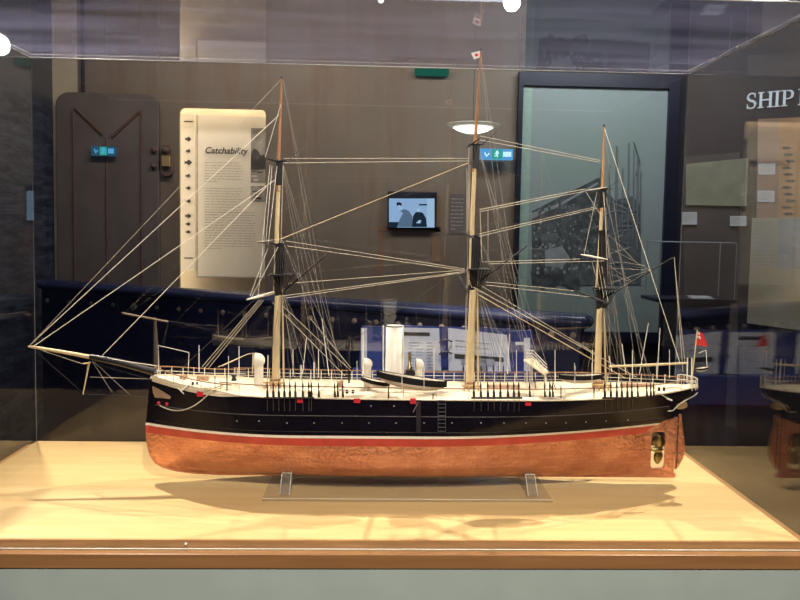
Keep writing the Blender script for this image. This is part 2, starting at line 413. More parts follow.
# rust runs round the monitor
for k,(u0,v0,u1,v1) in enumerate(((378,226,441,232),(433,196,440,262),(378,232,383,275))):
    a, b = at(u0,v0,WB-.002), at(u1,v1,WB-.002)
    o = MB().box((a.x,WB-.004,b.z),(b.x,WB+.002,a.z)).build('trim_%d'%(k+2), 'rustc'); struct(o)

# ------------------------------------------------------------------ alcove: board and chart
def textlines(mb, x0, x1, ztop, n, dz, y, mi=0, h=.004, seed=1):
    rnd = random.Random(seed)
    for i in range(n):
        z = ztop-i*dz; x = x0; xe = x1-(rnd.random()*.1*(x1-x0)) if i < n-1 else lerp(x0, x1, .35)
        while x < xe:
            w = rnd.uniform(.012, .04); e = min(x+w, xe)
            mb.box((x, y-.0006, z-h), (e, y, z), mi); x = e+.007
Yb = 5.16
a, b = at(198,115,Yb), at(265,277,Yb)
ib = empty('info_board', ((a.x+b.x)/2, Yb, b.z))
tag(ib, 'tall cream information board headed Catchability, hanging in the lit opening', 'information board')
MB().box((a.x, Yb, b.z), (b.x+.08, Yb+.012, a.z)).build('board', 'board', ib)
MB().box((a.x-.012, Yb, b.z-.012), (a.x-.001, Yb+.02, a.z)).build('edge_shadow', 'greyink', ib)  # dark strips stand in for the shadow outlining the board
MB().box((a.x-.001, Yb, b.z-.012), (b.x+.08, Yb+.02, b.z-.001)).build('edge_shadow', 'greyink', ib)
t0 = at(204.5,152.5,Yb)
text_mesh('title', 'Catchability', .063, 'ink', ib, (t0.x, Yb-.003, t0.z-.005), (1,0,0), (0,0,1), .001, .25)
mb = MB(); e = at(244,160,Yb).x
textlines(mb, t0.x, e, at(0,158,Yb).z, 8, .019, Yb, seed=2); mb.build('paragraph', 'greyink', ib); mb = MB()
textlines(mb, t0.x, e, at(0,181,Yb).z-.02, 11, .019, Yb, seed=3); mb.build('paragraph', 'greyink', ib); mb = MB()
textlines(mb, t0.x, at(257,0,Yb).x, at(0,205,Yb).z-.02, 15, .0185, Yb, seed=4, h=.005)
mb.build('paragraph', 'greyink', ib)
c, d = at(251,128,Yb), at(266,202,Yb)
mb = MB(); mb.box((c.x, Yb-.002, d.z), (b.x+.08, Yb, c.z), 0)
prof = [(c.x, at(0,150,Yb).z), (c.x+.02, at(0,143,Yb).z), (c.x+.05, at(0,145,Yb).z), (c.x+.07, at(0,150,Yb).z), (b.x+.08, at(0,147,Yb).z), (b.x+.08, at(0,163,Yb).z), (c.x, at(0,165,Yb).z)]
mb.poly([(x, Yb-.0025, z) for x, z in prof], (0,.001,0), 1)
mb.box((c.x, Yb-.0028, at(0,181,Yb).z), (b.x+.08, Yb-.001, at(0,178,Yb).z), 2)
for k in range(16):
    z = random.uniform(d.z, at(0,166,Yb).z); x = random.uniform(c.x, b.x-.03); mb.box((x, Yb-.0026, z), (x+random.uniform(.02,.05), Yb-.001, z+.008), random.choice((1,1,2)))
mb.build('seascape_photo', ['photo_l','photo_d','board'], ib)
a, b2 = at(184,118,Yb), at(193,262,Yb)
fc = empty('fish_chart', ((a.x+b2.x)/2, Yb, b2.z)); tag(fc, 'narrow cream strip with a column of small dark fish, beside the tall board', 'fish chart')
MB().box((a.x-.15, Yb, b2.z-.06), (b2.x+.012, Yb+.01, a.z+.03)).build('backing', 'board', fc)
mb = MB()
for v, w in ((139,1),(151,.8),(162.5,1.2),(176,.9),(188,.8),(201,.9),(216,1),(224,.8),(232,.8)):
    q = at(188, v, Yb-.001); L_ = .024*w; H_ = .018*w
    mb.poly([(q.x-L_,Yb-.001,q.z+H_*.5),(q.x-L_*.75,Yb-.001,q.z),(q.x-L_,Yb-.001,q.z-H_*.5),(q.x-L_*.4,Yb-.001,q.z-H_*.3),(q.x+L_*.2,Yb-.001,q.z-H_),(q.x+L_,Yb-.001,q.z),(q.x+L_*.2,Yb-.001,q.z+H_),(q.x-L_*.4,Yb-.001,q.z+H_*.3)][::-1], (0,-.0008,0)); mb.build('fish_drawing', 'rope_d', fc); mb = MB()
for v in (121.5, 258): q = at(188, v, Yb); MB().box((a.x, Yb-.001, q.z-.004), (b2.x, Yb, q.z+.004)).build('scale_line', 'rope_d', fc)

# ------------------------------------------------------------------ monitor and small text card
a, b = at(388,191,WB-.03), at(436,229,WB-.03)
tv = empty('video_monitor', ((a.x+b.x)/2, WB, b.z)); tag(tv, 'small wall monitor showing a bluish film of two seated people, centre of the rusty wall', 'monitor')
MB().box((a.x, WB-.05, b.z), (b.x, WB, a.z)).build('casing', 'frame', tv, bevel=.006)
scr = emat('screen_glow', (.33,.52,.80), .95); scd = emat('screen_dark', (.02,.04,.07), .6); scm = emat('screen_mid', (.13,.22,.34), .8); scw = emat('screen_pale', (.42,.62,.85), .95)
y = WB-.053
def q(u, v, k=0): p = at(u, v, y-k); return (p.x, y-k, p.z)
mb = MB()
mb.poly([q(389,198.5),q(389,227.5),q(434.5,227.5),q(434.5,198.5)], (0,.002,0), 0)
mb.poly([q(389,222,.001),q(389,227.5,.001),q(397,227.5,.001),q(399,222,.001)], (0,.0005,0), 1)
mb.poly([q(396,227,.001),q(403,213,.001),q(400,211,.001),q(404,209,.001),q(409,211,.001),q(412,216,.001),q(414,227,.001)], (0,.0005,0), 2)
mb.poly([q(397,206,.0015),q(396.3,203,.0015),q(399,202,.0015),q(402,203.5,.0015),q(401.5,206,.0015),q(399,205,.0015)], (0,.0005,0), 1)
mb.poly([q(398,205,.001),q(401.8,205,.001),q(402,209,.001),q(399.5,210,.001)], (0,.0005,0), 3)
mb.poly([q(412,227,.0018),q(413,216,.0018),q(416,212,.0018),q(419,211.5,.0018),q(423,213,.0018),q(426,218,.0018),q(427,227,.0018)], (0,.0005,0), 1)
mb.poly([q(416.5,212,.002),q(416.5,208.5,.002),q(418.5,207.5,.002),q(420.3,209,.002),q(420,212,.002)], (0,.0005,0), 3)
mb.poly([q(416,223,.0025),q(419,220,.0025),q(421.5,220.5,.0025),q(420,223.5,.0025)], (0,.0005,0), 3)
mb.poly([q(419,204,.001),q(427,204,.001),q(427,205.5,.001),q(419,205.5,.001)], (0,.0005,0), 1)
mb.poly([q(427.2,198.6,.001),q(434.4,198.6,.001),q(434.4,227.4,.001),q(427.2,227.4,.001)], (0,.0005,0), 3)
mb.build('screen', [scr, scd, scm, scw], tv)
a, b = at(450,194,WB-.004), at(464,234,WB-.004)
tx = empty('text_card', ((a.x+b.x)/2, WB, b.z)); tag(tx, 'small grey printed text card on the rusty wall just right of the monitor', 'text card')
MB().box((a.x, WB-.004, b.z), (b.x, WB, a.z)).build('card', 'door', tx)
mb = MB(); textlines(mb, a.x+.01, b.x-.008, a.z-.03, 9, .026, WB-.004, h=.006, seed=8); mb.build('print', 'greyink', tx)

# ------------------------------------------------------------------ framed harbour photograph
x0, x1 = at(526,0,WB-.05).x, at(673,0,WB-.05).x
zt = at(600, 87, WB-.05).z; zb = .85
fp = empty('framed_photograph', ((x0+x1)/2, WB, zb)); tag(fp, 'huge dark-framed grey-green photograph of a crowded fishing quay on the back wall', 'framed photograph')
fw = .075
mb = MB(); mb.box((x0-.03,WB-.055,zb-fw),(x0,WB,zt+.09)); mb.box((x1,WB-.055,zb-fw),(x1+fw,WB,zt+.09)); mb.box((x0,WB-.055,zt),(x1,WB,zt+.09)); mb.box((x0,WB-.055,zb-fw),(x1,WB,zb))
mb.build('frame', 'frame', fp)
MB().box((x0,WB-.03,zb),(x1,WB,zt)).build('panel', 'panel', fp)
MB().box((x0,WB-.032,zb),(x0+.065,WB-.02,zt)).build('side_strip', pmat('pale_green_strip', (.30,.42,.35), .5, var=.05), fp)
y = WB-.034
def q(u, v, k=0): p = at(u, v, y-k); return Vector((p.x, y-k, p.z))
pg = [pmat('print_haze', (.12,.145,.15), .5, var=.1, scale=3), pmat('print_dark', (.085,.095,.098), .5, var=.3, scale=14), pmat('print_mid', (.14,.155,.16), .5, var=.2, scale=12), pmat('print_light', (.26,.29,.30), .5, var=.1, scale=12), pmat('print_soft', (.13,.145,.15), .5, scale=9, col2=(.09,.10,.11)), pmat('print_mast', (.19,.215,.225), .5)]
mb = MB()
mb.poly([q(532,216),q(532,285),q(600,285),q(600,178),q(597,178)], (0,.002,0), 1)
mb.poly([q(600,285),q(641,285),q(641,205),q(632,196),q(615,200),q(600,186)], (0,.002,0), 4)
mb.poly([q(532,211,.001),q(532,218,.001),q(570,200,.001),q(598,186,.001),q(598,178,.001)], (0,.001,0), 1)
mb.poly([q(532,213,.002),q(560,203,.002),q(598,182,.002),q(598,184,.002),q(560,206,.002),q(532,219,.002)], (0,.001,0), 3)
mb.poly([q(600,285,.002),q(560,285,.002),q(566,262,.002),q(578,236,.002),q(592,218,.002),q(600,232,.002)], (0,.001,0), 2)
rnd = random.Random(5)
def blob(u, v, w, h, mi, k):
    c = q(u, v, k); mb.poly([(c.x+w*math.cos(a)*.007, c.y, c.z+h*math.sin(a)*.007) for a in [i*PI/4 for i in range(8)]], (0,.0004,0), mi)
for i in range(300):
    v = rnd.uniform(205, 278); t = (v-205)/73; lo = 534; hi = 600-18*t+8
    if v < 222 and rnd.random() < .5: lo = 560
    u = rnd.uniform(lo, hi); s = .8+1.3*t
    blob(u, v+3.0*s, 1.6*s, 3.2*s, 1, .0022+i*4e-6); blob(u, v-.6*s, .8*s, .9*s, rnd.choice((2,3,2)), .0026+i*4e-6)
mb.poly([q(541,234,.004),q(558,233,.004),q(558,240,.004),q(541,241,.004)], (0,.0004,0), 2)
mb.poly([q(545,250,.004),q(562,246,.004),q(570,258,.004),q(562,268,.004),q(545,266,.004)], (0,.0004,0), 3)
for i in range(26):
    u0, v0 = rnd.uniform(602, 636), rnd.uniform(200, 280); w = rnd.uniform(5, 20)
    a, b = q(u0, v0, .003), q(min(u0+w, 641), v0+rnd.uniform(-8, 8), .003); mb.tube([a, b], .0035, 4, rnd.choice((2,2,3)))
for u, vt, vb, r in ((616,146,240,.006),(628,143,250,.005),(637,158,250,.006),(609,165,230,.004),(622,168,240,.004),(633,150,240,.004),(600,168,230,.003),(640,170,245,.003)):
    mb.tube([q(u, vb, .003), q(u+1, vt, .003)], r, 4, 5)
mb.tube([q(636,175,.003), q(640,162,.003), q(634,142,.003)], .004, 4, 2)
mb.tube([q(560,200,.001), q(560,216,.001)], .01, 4, 1)
mb.build('quay_picture', pg, fp)

# ------------------------------------------------------------------ angled display wall pieces
def on_wall_quad(mb, c, off, th, mi=0):
    ps = [onR(u, v, off) for u, v in c]; mb.poly(ps, -RN*th, mi)
def wall_thing(name, label, cat, c, mt, off=.02, group=None):
    ps = [onR(u, v, off) for u, v in c]
    base = min(ps, key=lambda p: p.z)
    e = empty(name, base); tag(e, label, cat, group)
    mb = MB(); mb.poly(ps, -RN*(off-.0005)); mb.build('board', mt, e)
    return e
LT = empty('wall_lettering', onR(770, 108, .01)); tag(LT, 'pale silver serif capital letters reading SHIP D high on the dark angled wall', 'lettering')
LB0 = onR(746, 109, .012); LH = .165*.62
def letter(ch, x, strokes, curves=()):
    mb = MB(); h = LH
    def P2(a, b_): return LB0 + RD*(x+a*h) + Vector((0,0,b_*h))
    for x0_, z0_, x1_, z1_ in strokes: mb.poly([P2(x0_,z0_),P2(x1_,z0_),P2(x1_,z1_),P2(x0_,z1_)], -RN*.006)
    for pts, w in curves:
        n = len(pts); ws = w if isinstance(w, (list,tuple)) else [w]*n
        for k in range(n-1):
            (ax,az),(bx,bz) = pts[k], pts[k+1]; dx, dz = bx-ax, bz-az; L_ = math.hypot(dx,dz); nx_, nz_ = -dz/L_, dx/L_
            w0, w1 = ws[k]/2, ws[k+1]/2; ex, ez = dx/L_*.015, dz/L_*.015
            mb.poly([P2(ax-ex+nx_*w0,az-ez+nz_*w0),P2(bx+ex+nx_*w1,bz+ez+nz_*w1),P2(bx+ex-nx_*w1,bz+ez-nz_*w1),P2(ax-ex-nx_*w0,az-ez-nz_*w0)], -RN*.006)
    return mb.build('letter', 'silver', LT)
def arc(cx_, cz_, rx, rz, a0, a1, n=10): return [(cx_+rx*math.cos(math.radians(lerp(a0,a1,i/n))), cz_+rz*math.sin(math.radians(lerp(a0,a1,i/n)))) for i in range(n+1)]
sc_pts = arc(.30,.74,.22,.23,25,180,8)+arc(.34,.74,.26,.24,190,250,4)+arc(.26,.26,.26,.24,60,0,4)+arc(.28,.26,.24,.24,-5,-155,8)
letter('S', 0, [(.04,.0,.09,.3),(.47,.7,.52,.98)], [(sc_pts, [.09]*9+[.15]*10+[.09]*9)])
letter('H', .068, [(.10,0,.25,1),(.65,0,.80,1),(.25,.46,.65,.54),(.0,0,.35,.06),(.0,.94,.35,1),(.55,0,.90,.06),(.55,.94,.90,1)])
letter('I', .163, [(.10,0,.25,1),(0,0,.35,.06),(0,.94,.35,1)])
letter('P', .205, [(.10,0,.25,1),(0,0,.35,.06),(0,.94,.3,1)], [([(.25,.97)]+arc(.40,.72,.22,.25,90,-90,8)+[(.25,.47)], [.06,.06,.09,.13,.15,.15,.15,.13,.09,.06,.06])])
letter('D', .300, [(.10,0,.25,1),(0,0,.35,.06),(0,.94,.35,1)], [([(.25,.97)]+arc(.42,.5,.40,.47,90,-90,10)+[(.25,.03)], [.06,.06,.08,.12,.15,.16,.16,.16,.15,.12,.08,.06,.06])])
b1 = wall_thing('display_board', 'tall dark brown-grey display board behind the sheet of olive paper', 'display board', [(684,157),(684,420),(736,428),(740,152)], 'brownboard', .012)
e = wall_thing('mounted_document', 'faded olive document sheet at the top of the dark brown-grey board', 'document', [(686,164),(686,205),(747,206),(748,158)], 'paper', .035)
def card(c, label, off):
    e = wall_thing('caption_card', label, 'caption card', c, 'card', off, 'caption cards on the angled wall')
    (u0,v0),(_, v1),(u1,_b),_c = c
    mb = MB()
    for i in range(4):
        v = lerp(v0, v1, .2+.18*i); on_wall_quad(mb, [(u0+1.5,v),(u0+1.5,v+.7),(u1-2-(i==3)*4,v+.7),(u1-2-(i==3)*4,v)], off+.001, .0008)
    mb.build('print', 'greyink', e)
card([(681.5,212),(681.5,224.5),(697,224.5),(697,212)], 'white caption card under the left corner of the olive document', .034)
card([(730,216),(730,226),(746.5,226),(746.5,216)], 'white caption card under the right corner of the olive document', .034)
ch = wall_thing('fishing_chart', 'large orange-brown chart with rows of dark fish shapes, below the SHIP lettering', 'chart', [(758,119),(755,300),(830,310),(830,116)], 'chart', .02)
mb = MB(); on_wall_quad(mb, [(758,121),(756,250),(778,252),(779,119)], .022, .002); mb.build('side_band', 'chart2', ch)
mb = MB()
for i in range(12):
    v = 148+i*6.6
    for u in (788, 806):
        uu = u+(i%3)*2-2; mb = MB(); on_wall_quad(mb, [(uu-5,v),(uu-2,v+1.6),(uu+3,v+1.3),(uu+6,v+.2),(uu+3,v-1.3),(uu-2,v-1.4)], .0235, .001); mb.build('fish_drawing', 'rope_d', ch)
card([(758.5,163.5),(758.5,174.5),(775,174.5),(775,163.5)], 'upper white caption card on the mauve band of the brown chart', .03)
card([(757.5,190.5),(757.5,202),(774.5,202),(774.5,190.5)], 'lower white caption card on the mauve band of the brown chart', .03)
mp = wall_thing('sea_map', 'large pale sea map in front of the brown fishing chart', 'map', [(752,218),(747,323),(840,336),(840,216)], 'mappale', .06)
mb = MB(); on_wall_quad(mb, [(778,219),(776,268),(840,268),(840,217)], .061, .001); mb.build('map_inset', 'mapblue', mp)
mb = MB(); rnd = random.Random(3)
mb = MB()
for i in range(16):
    u, v = rnd.uniform(784,830), rnd.uniform(224,262); on_wall_quad(mb, [(u-4,v),(u,v+1.5),(u+5,v),(u,v-1.3)], .0625, .001)
    mb.build('map_drawing', 'pageink', mp); mb = MB()
for i in range(14):
    v = 222+i*3.4; on_wall_quad(mb, [(754,v),(754,v+.6),(773,v+.6),(773,v)], .0625, .001)
mb.build('map_text', 'pageink', mp)

# small glass showcase with two cards in it, in front of the angled wall
a = at(662,242,4.1); b = at(736,300,4.1); sx0, sx1 = a.x, b.x; sz0, sz1 = b.z, a.z
sc_ = empty('table_showcase', ((sx0+sx1)/2, 4.3, 0)); tag(sc_, 'small glass-topped showcase on a dark stand, right of the huge framed photograph', 'showcase')
MB().box((sx0-.02,4.1,sz0-.02),(sx1+.02,4.34,sz0)).build('shelf', 'frame', sc_)
MB().box((sx0+.12,4.12,0),(sx1-.02,4.32,sz0-.02)).build('stand', 'frame', sc_)
ed = MB()
for x in (sx0, sx1):
    for yy in (4.12, 4.32): ed.tube([(x,yy,sz0),(x,yy,sz1)], .0035, 5)
for yy in (4.12, 4.32): ed.tube([(sx0,yy,sz1),(sx1,yy,sz1)], .0035, 5)
for x in (sx0, sx1): ed.tube([(x,4.12,sz1),(x,4.32,sz1)], .0035, 5)
ed.build('glass_edges', pmat('dim_edge', (.25,.27,.3), .3), sc_)
for k, (u, v, l) in enumerate(((702,293.5,'white card lying at the front inside the small showcase'),(700,282,'grey card lying at the back inside the small showcase'))):
    p = at(u, v, 4.15+.10*k); o = MB().box((p.x-.06,p.y-.04,sz0+.001+.0*k),(p.x+.06,p.y+.04,sz0+.006)).build('caption_card', 'card'); tag(o, l, 'caption card')

# ------------------------------------------------------------------ bulwark with rail
P0, P1 = Vector((.90, 3.08, 0)), Vector((-2.10, 4.5615, 0)); BD = (P1-P0).normalized(); BN = Vector((BD.y,-BD.x,0)); BN = BN if BN.y < 0 else -BN
RZ = 1.185
bw = empty('ship_bulwark', (P0+P1)/2); tag(bw, 'long navy blue bulwark with rounded rail and a row of pale studs', 'bulwark')
MB().poly([(P0.x,P0.y,0),(P1.x,P1.y,0),(P1.x,P1.y,RZ-.06),(P0.x,P0.y,RZ-.06)], -BN*.10).build('panel', 'navy', bw)
c0 = P0-BN*.05; c1 = P1-BN*.05; prof = []
secs = []
for t, k in ((-.045,.25),(-.035,.7),(-.015,.93),(.01,1),(1-.0,1)):
    L_ = (c1-c0).length; p = c0+BD*(t*1.0 if t < .5 else L_)
    secs.append([p + BN*(.085*math.cos(a)*k) + Vector((0,0,RZ-.035+.035*math.sin(a)*k)) for a in [2*PI*j/12 for j in range(12)]])
mb = MB(); vs = [v for s_ in secs for v in s_]
mb.add(vs, [(i*12+j, i*12+(j+1)%12, (i+1)*12+(j+1)%12, (i+1)*12+j) for i in range(4) for j in range(12)], 0, True); mb.add(secs[0], [tuple(range(12))])
mb.build('rail_cap', 'navyrail', bw)
def onB(u, v, off=0):
    d = at(u, v, 1.0)-Vector((0,0,CZ)); o = Vector((0,0,CZ)); pl = P0 + BN*off
    return o+d*((pl-o).dot(BN)/d.dot(BN))
u = 4
n = 0
while n < 27:
    q0 = onB(u, 300+ (u-40)*.066, .0)
    if -2.1 < q0.x < .88:
        st = MB().lathe((0,0,0), [(.0,-.012),(.010,-.010),(.014,0)], 10, 'y')
        st.v = [v+q0+BN*.001 for v in st.v]; st.build('stud', 'stud', bw)
    u += 21.9; n += 1

# ------------------------------------------------------------------ ring binder on a lectern in front of the bulwark
LB = empty('reading_lectern', at(440, 420, 2.99)); LB.location.z = 0; ORG[LB.name] = Vector(LB.location)
tag(LB, 'dark blue reading lectern backing the open ring binder, behind the case', 'lectern')
YB_ = 3.0
a, b = at(358,325,YB_), at(531,332,YB_)
MB().poly([at(356,395,YB_), at(362,326,YB_), at(532,331,YB_), at(536,400,YB_)], (0,.012,0)).build('back_board', 'blue', LB)
MB().box((a.x-.02, 2.93, .95), (b.x+.02, 3.03, at(440,398,YB_).z)).build('shelf', 'blue', LB)
MB().box((lerp(a.x,b.x,.4), 2.96, 0), (lerp(a.x,b.x,.6), 3.0, .95)).build('post', 'navy', LB)
for c, l in (([(361,328),(361,396),(367,396),(367,328)], 'narrow white strip label at the left edge of the blue lectern'),):
    o = MB().poly([at(u,v,YB_-.004) for u,v in c], (0,.003,0)).build('tab_label', 'page'); tag(o, l, 'label')
BI = empty('ring_binder', at(445, 398, YB_-.02)); tag(BI, 'open ring binder with two pale printed pages, propped behind the ship\'s funnel', 'ring binder')
y = YB_-.012
MB().poly([at(388,396,y),at(391,325,y),at(515,329,y),at(517,398,y)], (0,.008,0)).build('cover', 'blue', BI)
def page(cs, title, seed, inset):
    ps = [at(u,v,y-.006) for u,v in cs]
    pgo = MB().poly(ps, (0,.004,0)).build('page', 'page', BI)
    mb = MB(); rnd = random.Random(seed)
    (ax,ay),(bx,by),(cx_,cy_),(dx,dy_) = cs
    def qq(s, t): return (lerp(lerp(ax,dx,s), lerp(bx,cx_,s), t), lerp(lerp(ay,dy_,s), lerp(by,cy_,s), t))
    def quad(s0,t0,s1,t1,mi):
        mb.poly([at(*qq(s,t), y-.0072) for s,t in ((s0,t0),(s0,t1),(s1,t1),(s1,t0))], (0,.0006,0), mi)
    if title: quad(.25,.06,.8,.11,1)
    if inset == 1:
        for c in (.08,.35,.5,.72):
            t = .2
            while t < .95: quad(c, t, c+rnd.uniform(.08,.16), t+.012, 0); t += .045
    else:
        quad(.10,.36,.9,.43,1); quad(.2,.40,.75,.52,0)
        for t in (.16,.24,.62,.7,.78,.86): quad(.12,t,.12+rnd.uniform(.3,.6),t+.012,0)
        quad(.3,.44,.6,.8,2)
    mb.build('print', ['pageink','steelring','mapblue'], pgo)
page([(392,327.5),(391,398),(443,398),(439,328.5)], True, 1, 1)
page([(448,328),(449,398),(514,399),(507,335)], False, 2, 2)
for v in (341, 353, 372):
    pts = [at(439,v+1.5,y-.012), at(442,v-1,y-.025), at(447,v-1.5,y-.028), at(452,v+.5,y-.012)]
    MB().tube(pts, .003, 6).build('ring', 'steelring', BI)
o = MB().poly([at(u,v,YB_-.004) for u,v in ((515,342),(515,345),(524,345),(524,398),(531,398),(530,338),(524,338),(524,342))], (0,.003,0)).build('tab_label', 'page'); tag(o, 'pale hooked strip label at the right edge of the blue lectern', 'label')

# ------------------------------------------------------------------ ghost reflections of a ship and a mast, built as objects behind the case
p = at(243, 352, 3.3)
ss = empty('ship_model_reflection', (p.x, 3.3, 0)); tag(ss, 'ship reflection built as a dim little grey model behind the foremast of the big ship', 'ship model')
mb = MB()
hs = []
for i in range(9):
    t = i/8; x = lerp(at(213,0,3.3).x, at(283,0,3.3).x, t); w = .03*math.sin(PI*min(max(t*.9+.05,0),1))**.6; zt_ = p.z+.060+.02*(2*t-1)**2; zb_ = p.z+.030
    hs.append([(x,3.3-w,zt_),(x,3.3-w*.6,zb_),(x,3.3+w*.6,zb_),(x,3.3+w,zt_)])
vs = [v for s_ in hs for v in s_]
mb.add(vs, [(i*4+j, i*4+(j+1)%4, (i+1)*4+(j+1)%4, (i+1)*4+j) for i in range(8) for j in range(4)]); mb.add(hs[0], [(0,1,2,3)]); mb.add(hs[-1], [(3,2,1,0)])
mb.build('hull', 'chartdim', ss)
for u in (218, 246, 268):
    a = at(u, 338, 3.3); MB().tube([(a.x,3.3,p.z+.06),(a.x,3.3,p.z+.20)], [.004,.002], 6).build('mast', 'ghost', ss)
MB().box((p.x-.06,3.26,.0),(p.x+.06,3.34,p.z+.0295)).build('stand', 'navy', ss)
a, b = at(157,372,2.35), at(155,318,2.35)
wp = empty('mast_reflection', (a.x, 2.35, 0)); tag(wp, 'thin dull brown tapering post with a slanting crossbar, standing behind the ship\'s bow', 'post')
MB().tube([(a.x,2.35,0), a, b], [.013,.011,.004], 8).build('post', 'ghost', wp)
MB().tube([at(122,313,2.34), at(168,322,2.34)], .003, 6).build('crossbar', 'ghost', wp)
MB().lathe((a.x,2.35,0), [(0,.015),(.12,.015),(.13,0)], 20).build('foot', 'navy', wp)

# ------------------------------------------------------------------ sign reflections, built as glowing boxes
sg = emat('sign_blue_glow', (.10,.38,.75), 1.1); sgg = emat('sign_green_glow', (.04,.5,.38), .9); sgw = emat('sign_white_glow', (.6,.9,1.0), 1.3)
def running_man(mb, u, v, Y, s, mi):
    def p(a, b): return at(u+a*s, v+b*s, Y)
    mb.lathe(p(.5,-3.2), [(0,-.001),(.012*s,-.001),(.012*s,0)], 10, 'y', mi)
    for seg in ([(0,-2),(-.6,.5)], [(-.6,.5),(1,2),(0.8,3.6)], [(-.6,.5),(-1.6,2.2),(-3,2.4)], [(0,-1.8),(1.6,-.8),(2.6,-1.6)], [(0,-1.8),(-1.8,-1.6),(-2.4,-.2)]):
        mb.tube([p(*k) for k in seg], .006*s, 4, mi)
def exit_sign_reflection(name, label, u0, v0, u1, v1, Y, mats, hang=True):
    a, b = at(u0,v0,Y), at(u1,v1,Y)
    e = empty(name, ((a.x+b.x)/2, Y, b.z)); tag(e, label, 'exit sign', 'exit sign reflections')
    MB().box((a.x,Y,b.z),(b.x,Y+.03,a.z)).build('reflection_box', mats[0], e)
    mb = MB(); w = u1-u0; vm = (v0+v1)/2
    mb.poly([at(u0+w*.36,v0+1,Y-.001),at(u0+w*.36,v1-1,Y-.001),at(u0+w*.66,v1-1,Y-.001),at(u0+w*.66,v0+1,Y-.001)], (0,.0005,0), 0)
    mb.poly([at(u0+w*.70,vm-2.5,Y-.001),at(u0+w*.70,vm+2.5,Y-.001),at(u0+w*.95,vm+2.5,Y-.001),at(u0+w*.95,vm-2.5,Y-.001)], (0,.0005,0), 1)
    running_man(mb, u0+w*.51, vm, Y-.003, .75, 1)
    mb.tube([at(u0+w*.14,vm-2,Y-.002), at(u0+w*.2,vm+2,Y-.002), at(u0+w*.28,vm-1,Y-.002)], .005, 4, 1)
    mb.build('pictogram', [mats[1], mats[2]], e)
    if hang:
        for x in (a.x+.02, b.x-.02): MB().tube([(x,Y+.015,a.z),(x,Y+.015,CEIL)], .002, 5).build('hanging_wire', 'lampmetal', e)
    return e
exit_sign_reflection('exit_sign_reflection', 'blue-green exit sign reflection, built as a glowing box just right of the mainmast', 480, 148.5, 513, 160, 4.85, (sg, sgg, sgw), False)
exit_sign_reflection('exit_sign_reflection', 'dim blue-green exit sign reflection, built as glowing box, in front of the round-cornered steel door', 91, 146, 115, 156, WB-.09, (emat('dim_sign_glow', (.06,.20,.30), .45), sgg, sg), False)
a, b = at(415,68,4.9), at(449,75,4.9)
e = empty('green_reflection', ((a.x+b.x)/2, 4.9, b.z)); tag(e, 'faint green reflection, built as a glowing strip high on the rusty wall', 'reflection')
MB().box((a.x,4.9,b.z),(b.x,4.95,a.z)).build('reflection_strip', emat('green_strip_glow', (.02,.20,.14), .55), e)  # blurred green reflection built as a glowing strip

# ------------------------------------------------------------------ lamp reflection, built as a glowing pendant
PY = 3.5
p = at(473, 128, PY)
pl = empty('pendant_lamp_reflection', p); tag(pl, 'reflected white saucer lamp with a clear rim, built as a pendant, hanging behind the mainmast', 'lamp reflection')
rim = (at(500,128,PY)-at(446,128,PY)).length/2
MB().lathe(p, [(0,-.028),(rim*.3,-.024),(rim*.55,-.014),(rim*.74,0),(rim*.74,.004),(0,.006)], 36).build('shade', emat('lamp_shade_glow', (1,.98,.9), 2.2), pl)
MB().lathe(p, [(rim*.74,.0),(rim*.9,.007),(rim,.013),(rim*.99,.017),(rim*.88,.011),(rim*.74,.005)], 36).build('rim', glassmat('frosted_rim', (.75,.75,.7), haze=.35, hcol=(.9,.88,.8)), pl)
MB().tube([p+Vector((0,0,.005)), (p.x, p.y, CEIL)], .0016, 5).build('cable', 'lampmetal', pl)

# ------------------------------------------------------------------ spot lamps on the ceiling
def spot_head(label, loc, target, bulb, size=.045, energy=None, ang=60, lcol=(1,.86,.66), drop=None, blend=.6, rad=.02):
    loc, target = Vector(loc), Vector(target)
    e = empty('spotlight', (loc.x, loc.y, loc.z)); tag(e, label, 'spotlight', 'ceiling spotlights')
    d = (target-loc).normalized(); back = loc-d*size*2.2
    MB().tube([loc-d*.002, loc-d*size*.3, back, back-d*size*.3], [size, size, size*.8, size*.3], 18, cap=True).build('lamp_head', 'lampmetal', e)
    c = loc
    MB().tube([c-d*.0005, c+d*.004], [size*.86,size*.86], 18).build('bulb', bulb, e)
    MB().tube([back, (back.x, back.y, CEIL)], .008, 6).build('stem', 'lampmetal', e)
    if energy:
        ld = bpy.data.lights.new('spot_beam', 'SPOT'); ld.energy = energy; ld.color = lcol; ld.spot_size = math.radians(ang); ld.spot_blend = blend; ld.shadow_soft_size = rad
        lo = bpy.data.objects.new('spot_beam', ld); COL.objects.link(lo); lo.location = loc+d*.03
        lo.rotation_euler = d.to_track_quat('-Z', 'Y').to_euler()
    return e
bulb = emat('halogen_bulb', (1,.93,.8), 60.0)
bulb2 = emat('dim_bulb', (1,.97,.9), 3.0)
spot_head('ceiling spotlight up behind the case on the left side, lighting the bow', (-1.17, 2.42, 3.02), (-.1, 1.745, .95), bulb2, energy=460, ang=62)
spot_head('ceiling spotlight up behind the case on the right side, lighting the stern', (1.45, 2.40, 3.02), (.2, 1.745, .95), bulb2, energy=430, ang=62)
p = at(512, 3, 4.3); spot_head('dazzling bare spotlight seen through the top glass above the mainmast', p, (.5, 1.4, 1.2), bulb, .055, energy=12, ang=50)
p = at(-1, 45, 3.3); spot_head('dazzling spotlight at the upper left corner of the case', p, (0, 1.0, 1.3), bulb, .05, energy=12, ang=50)
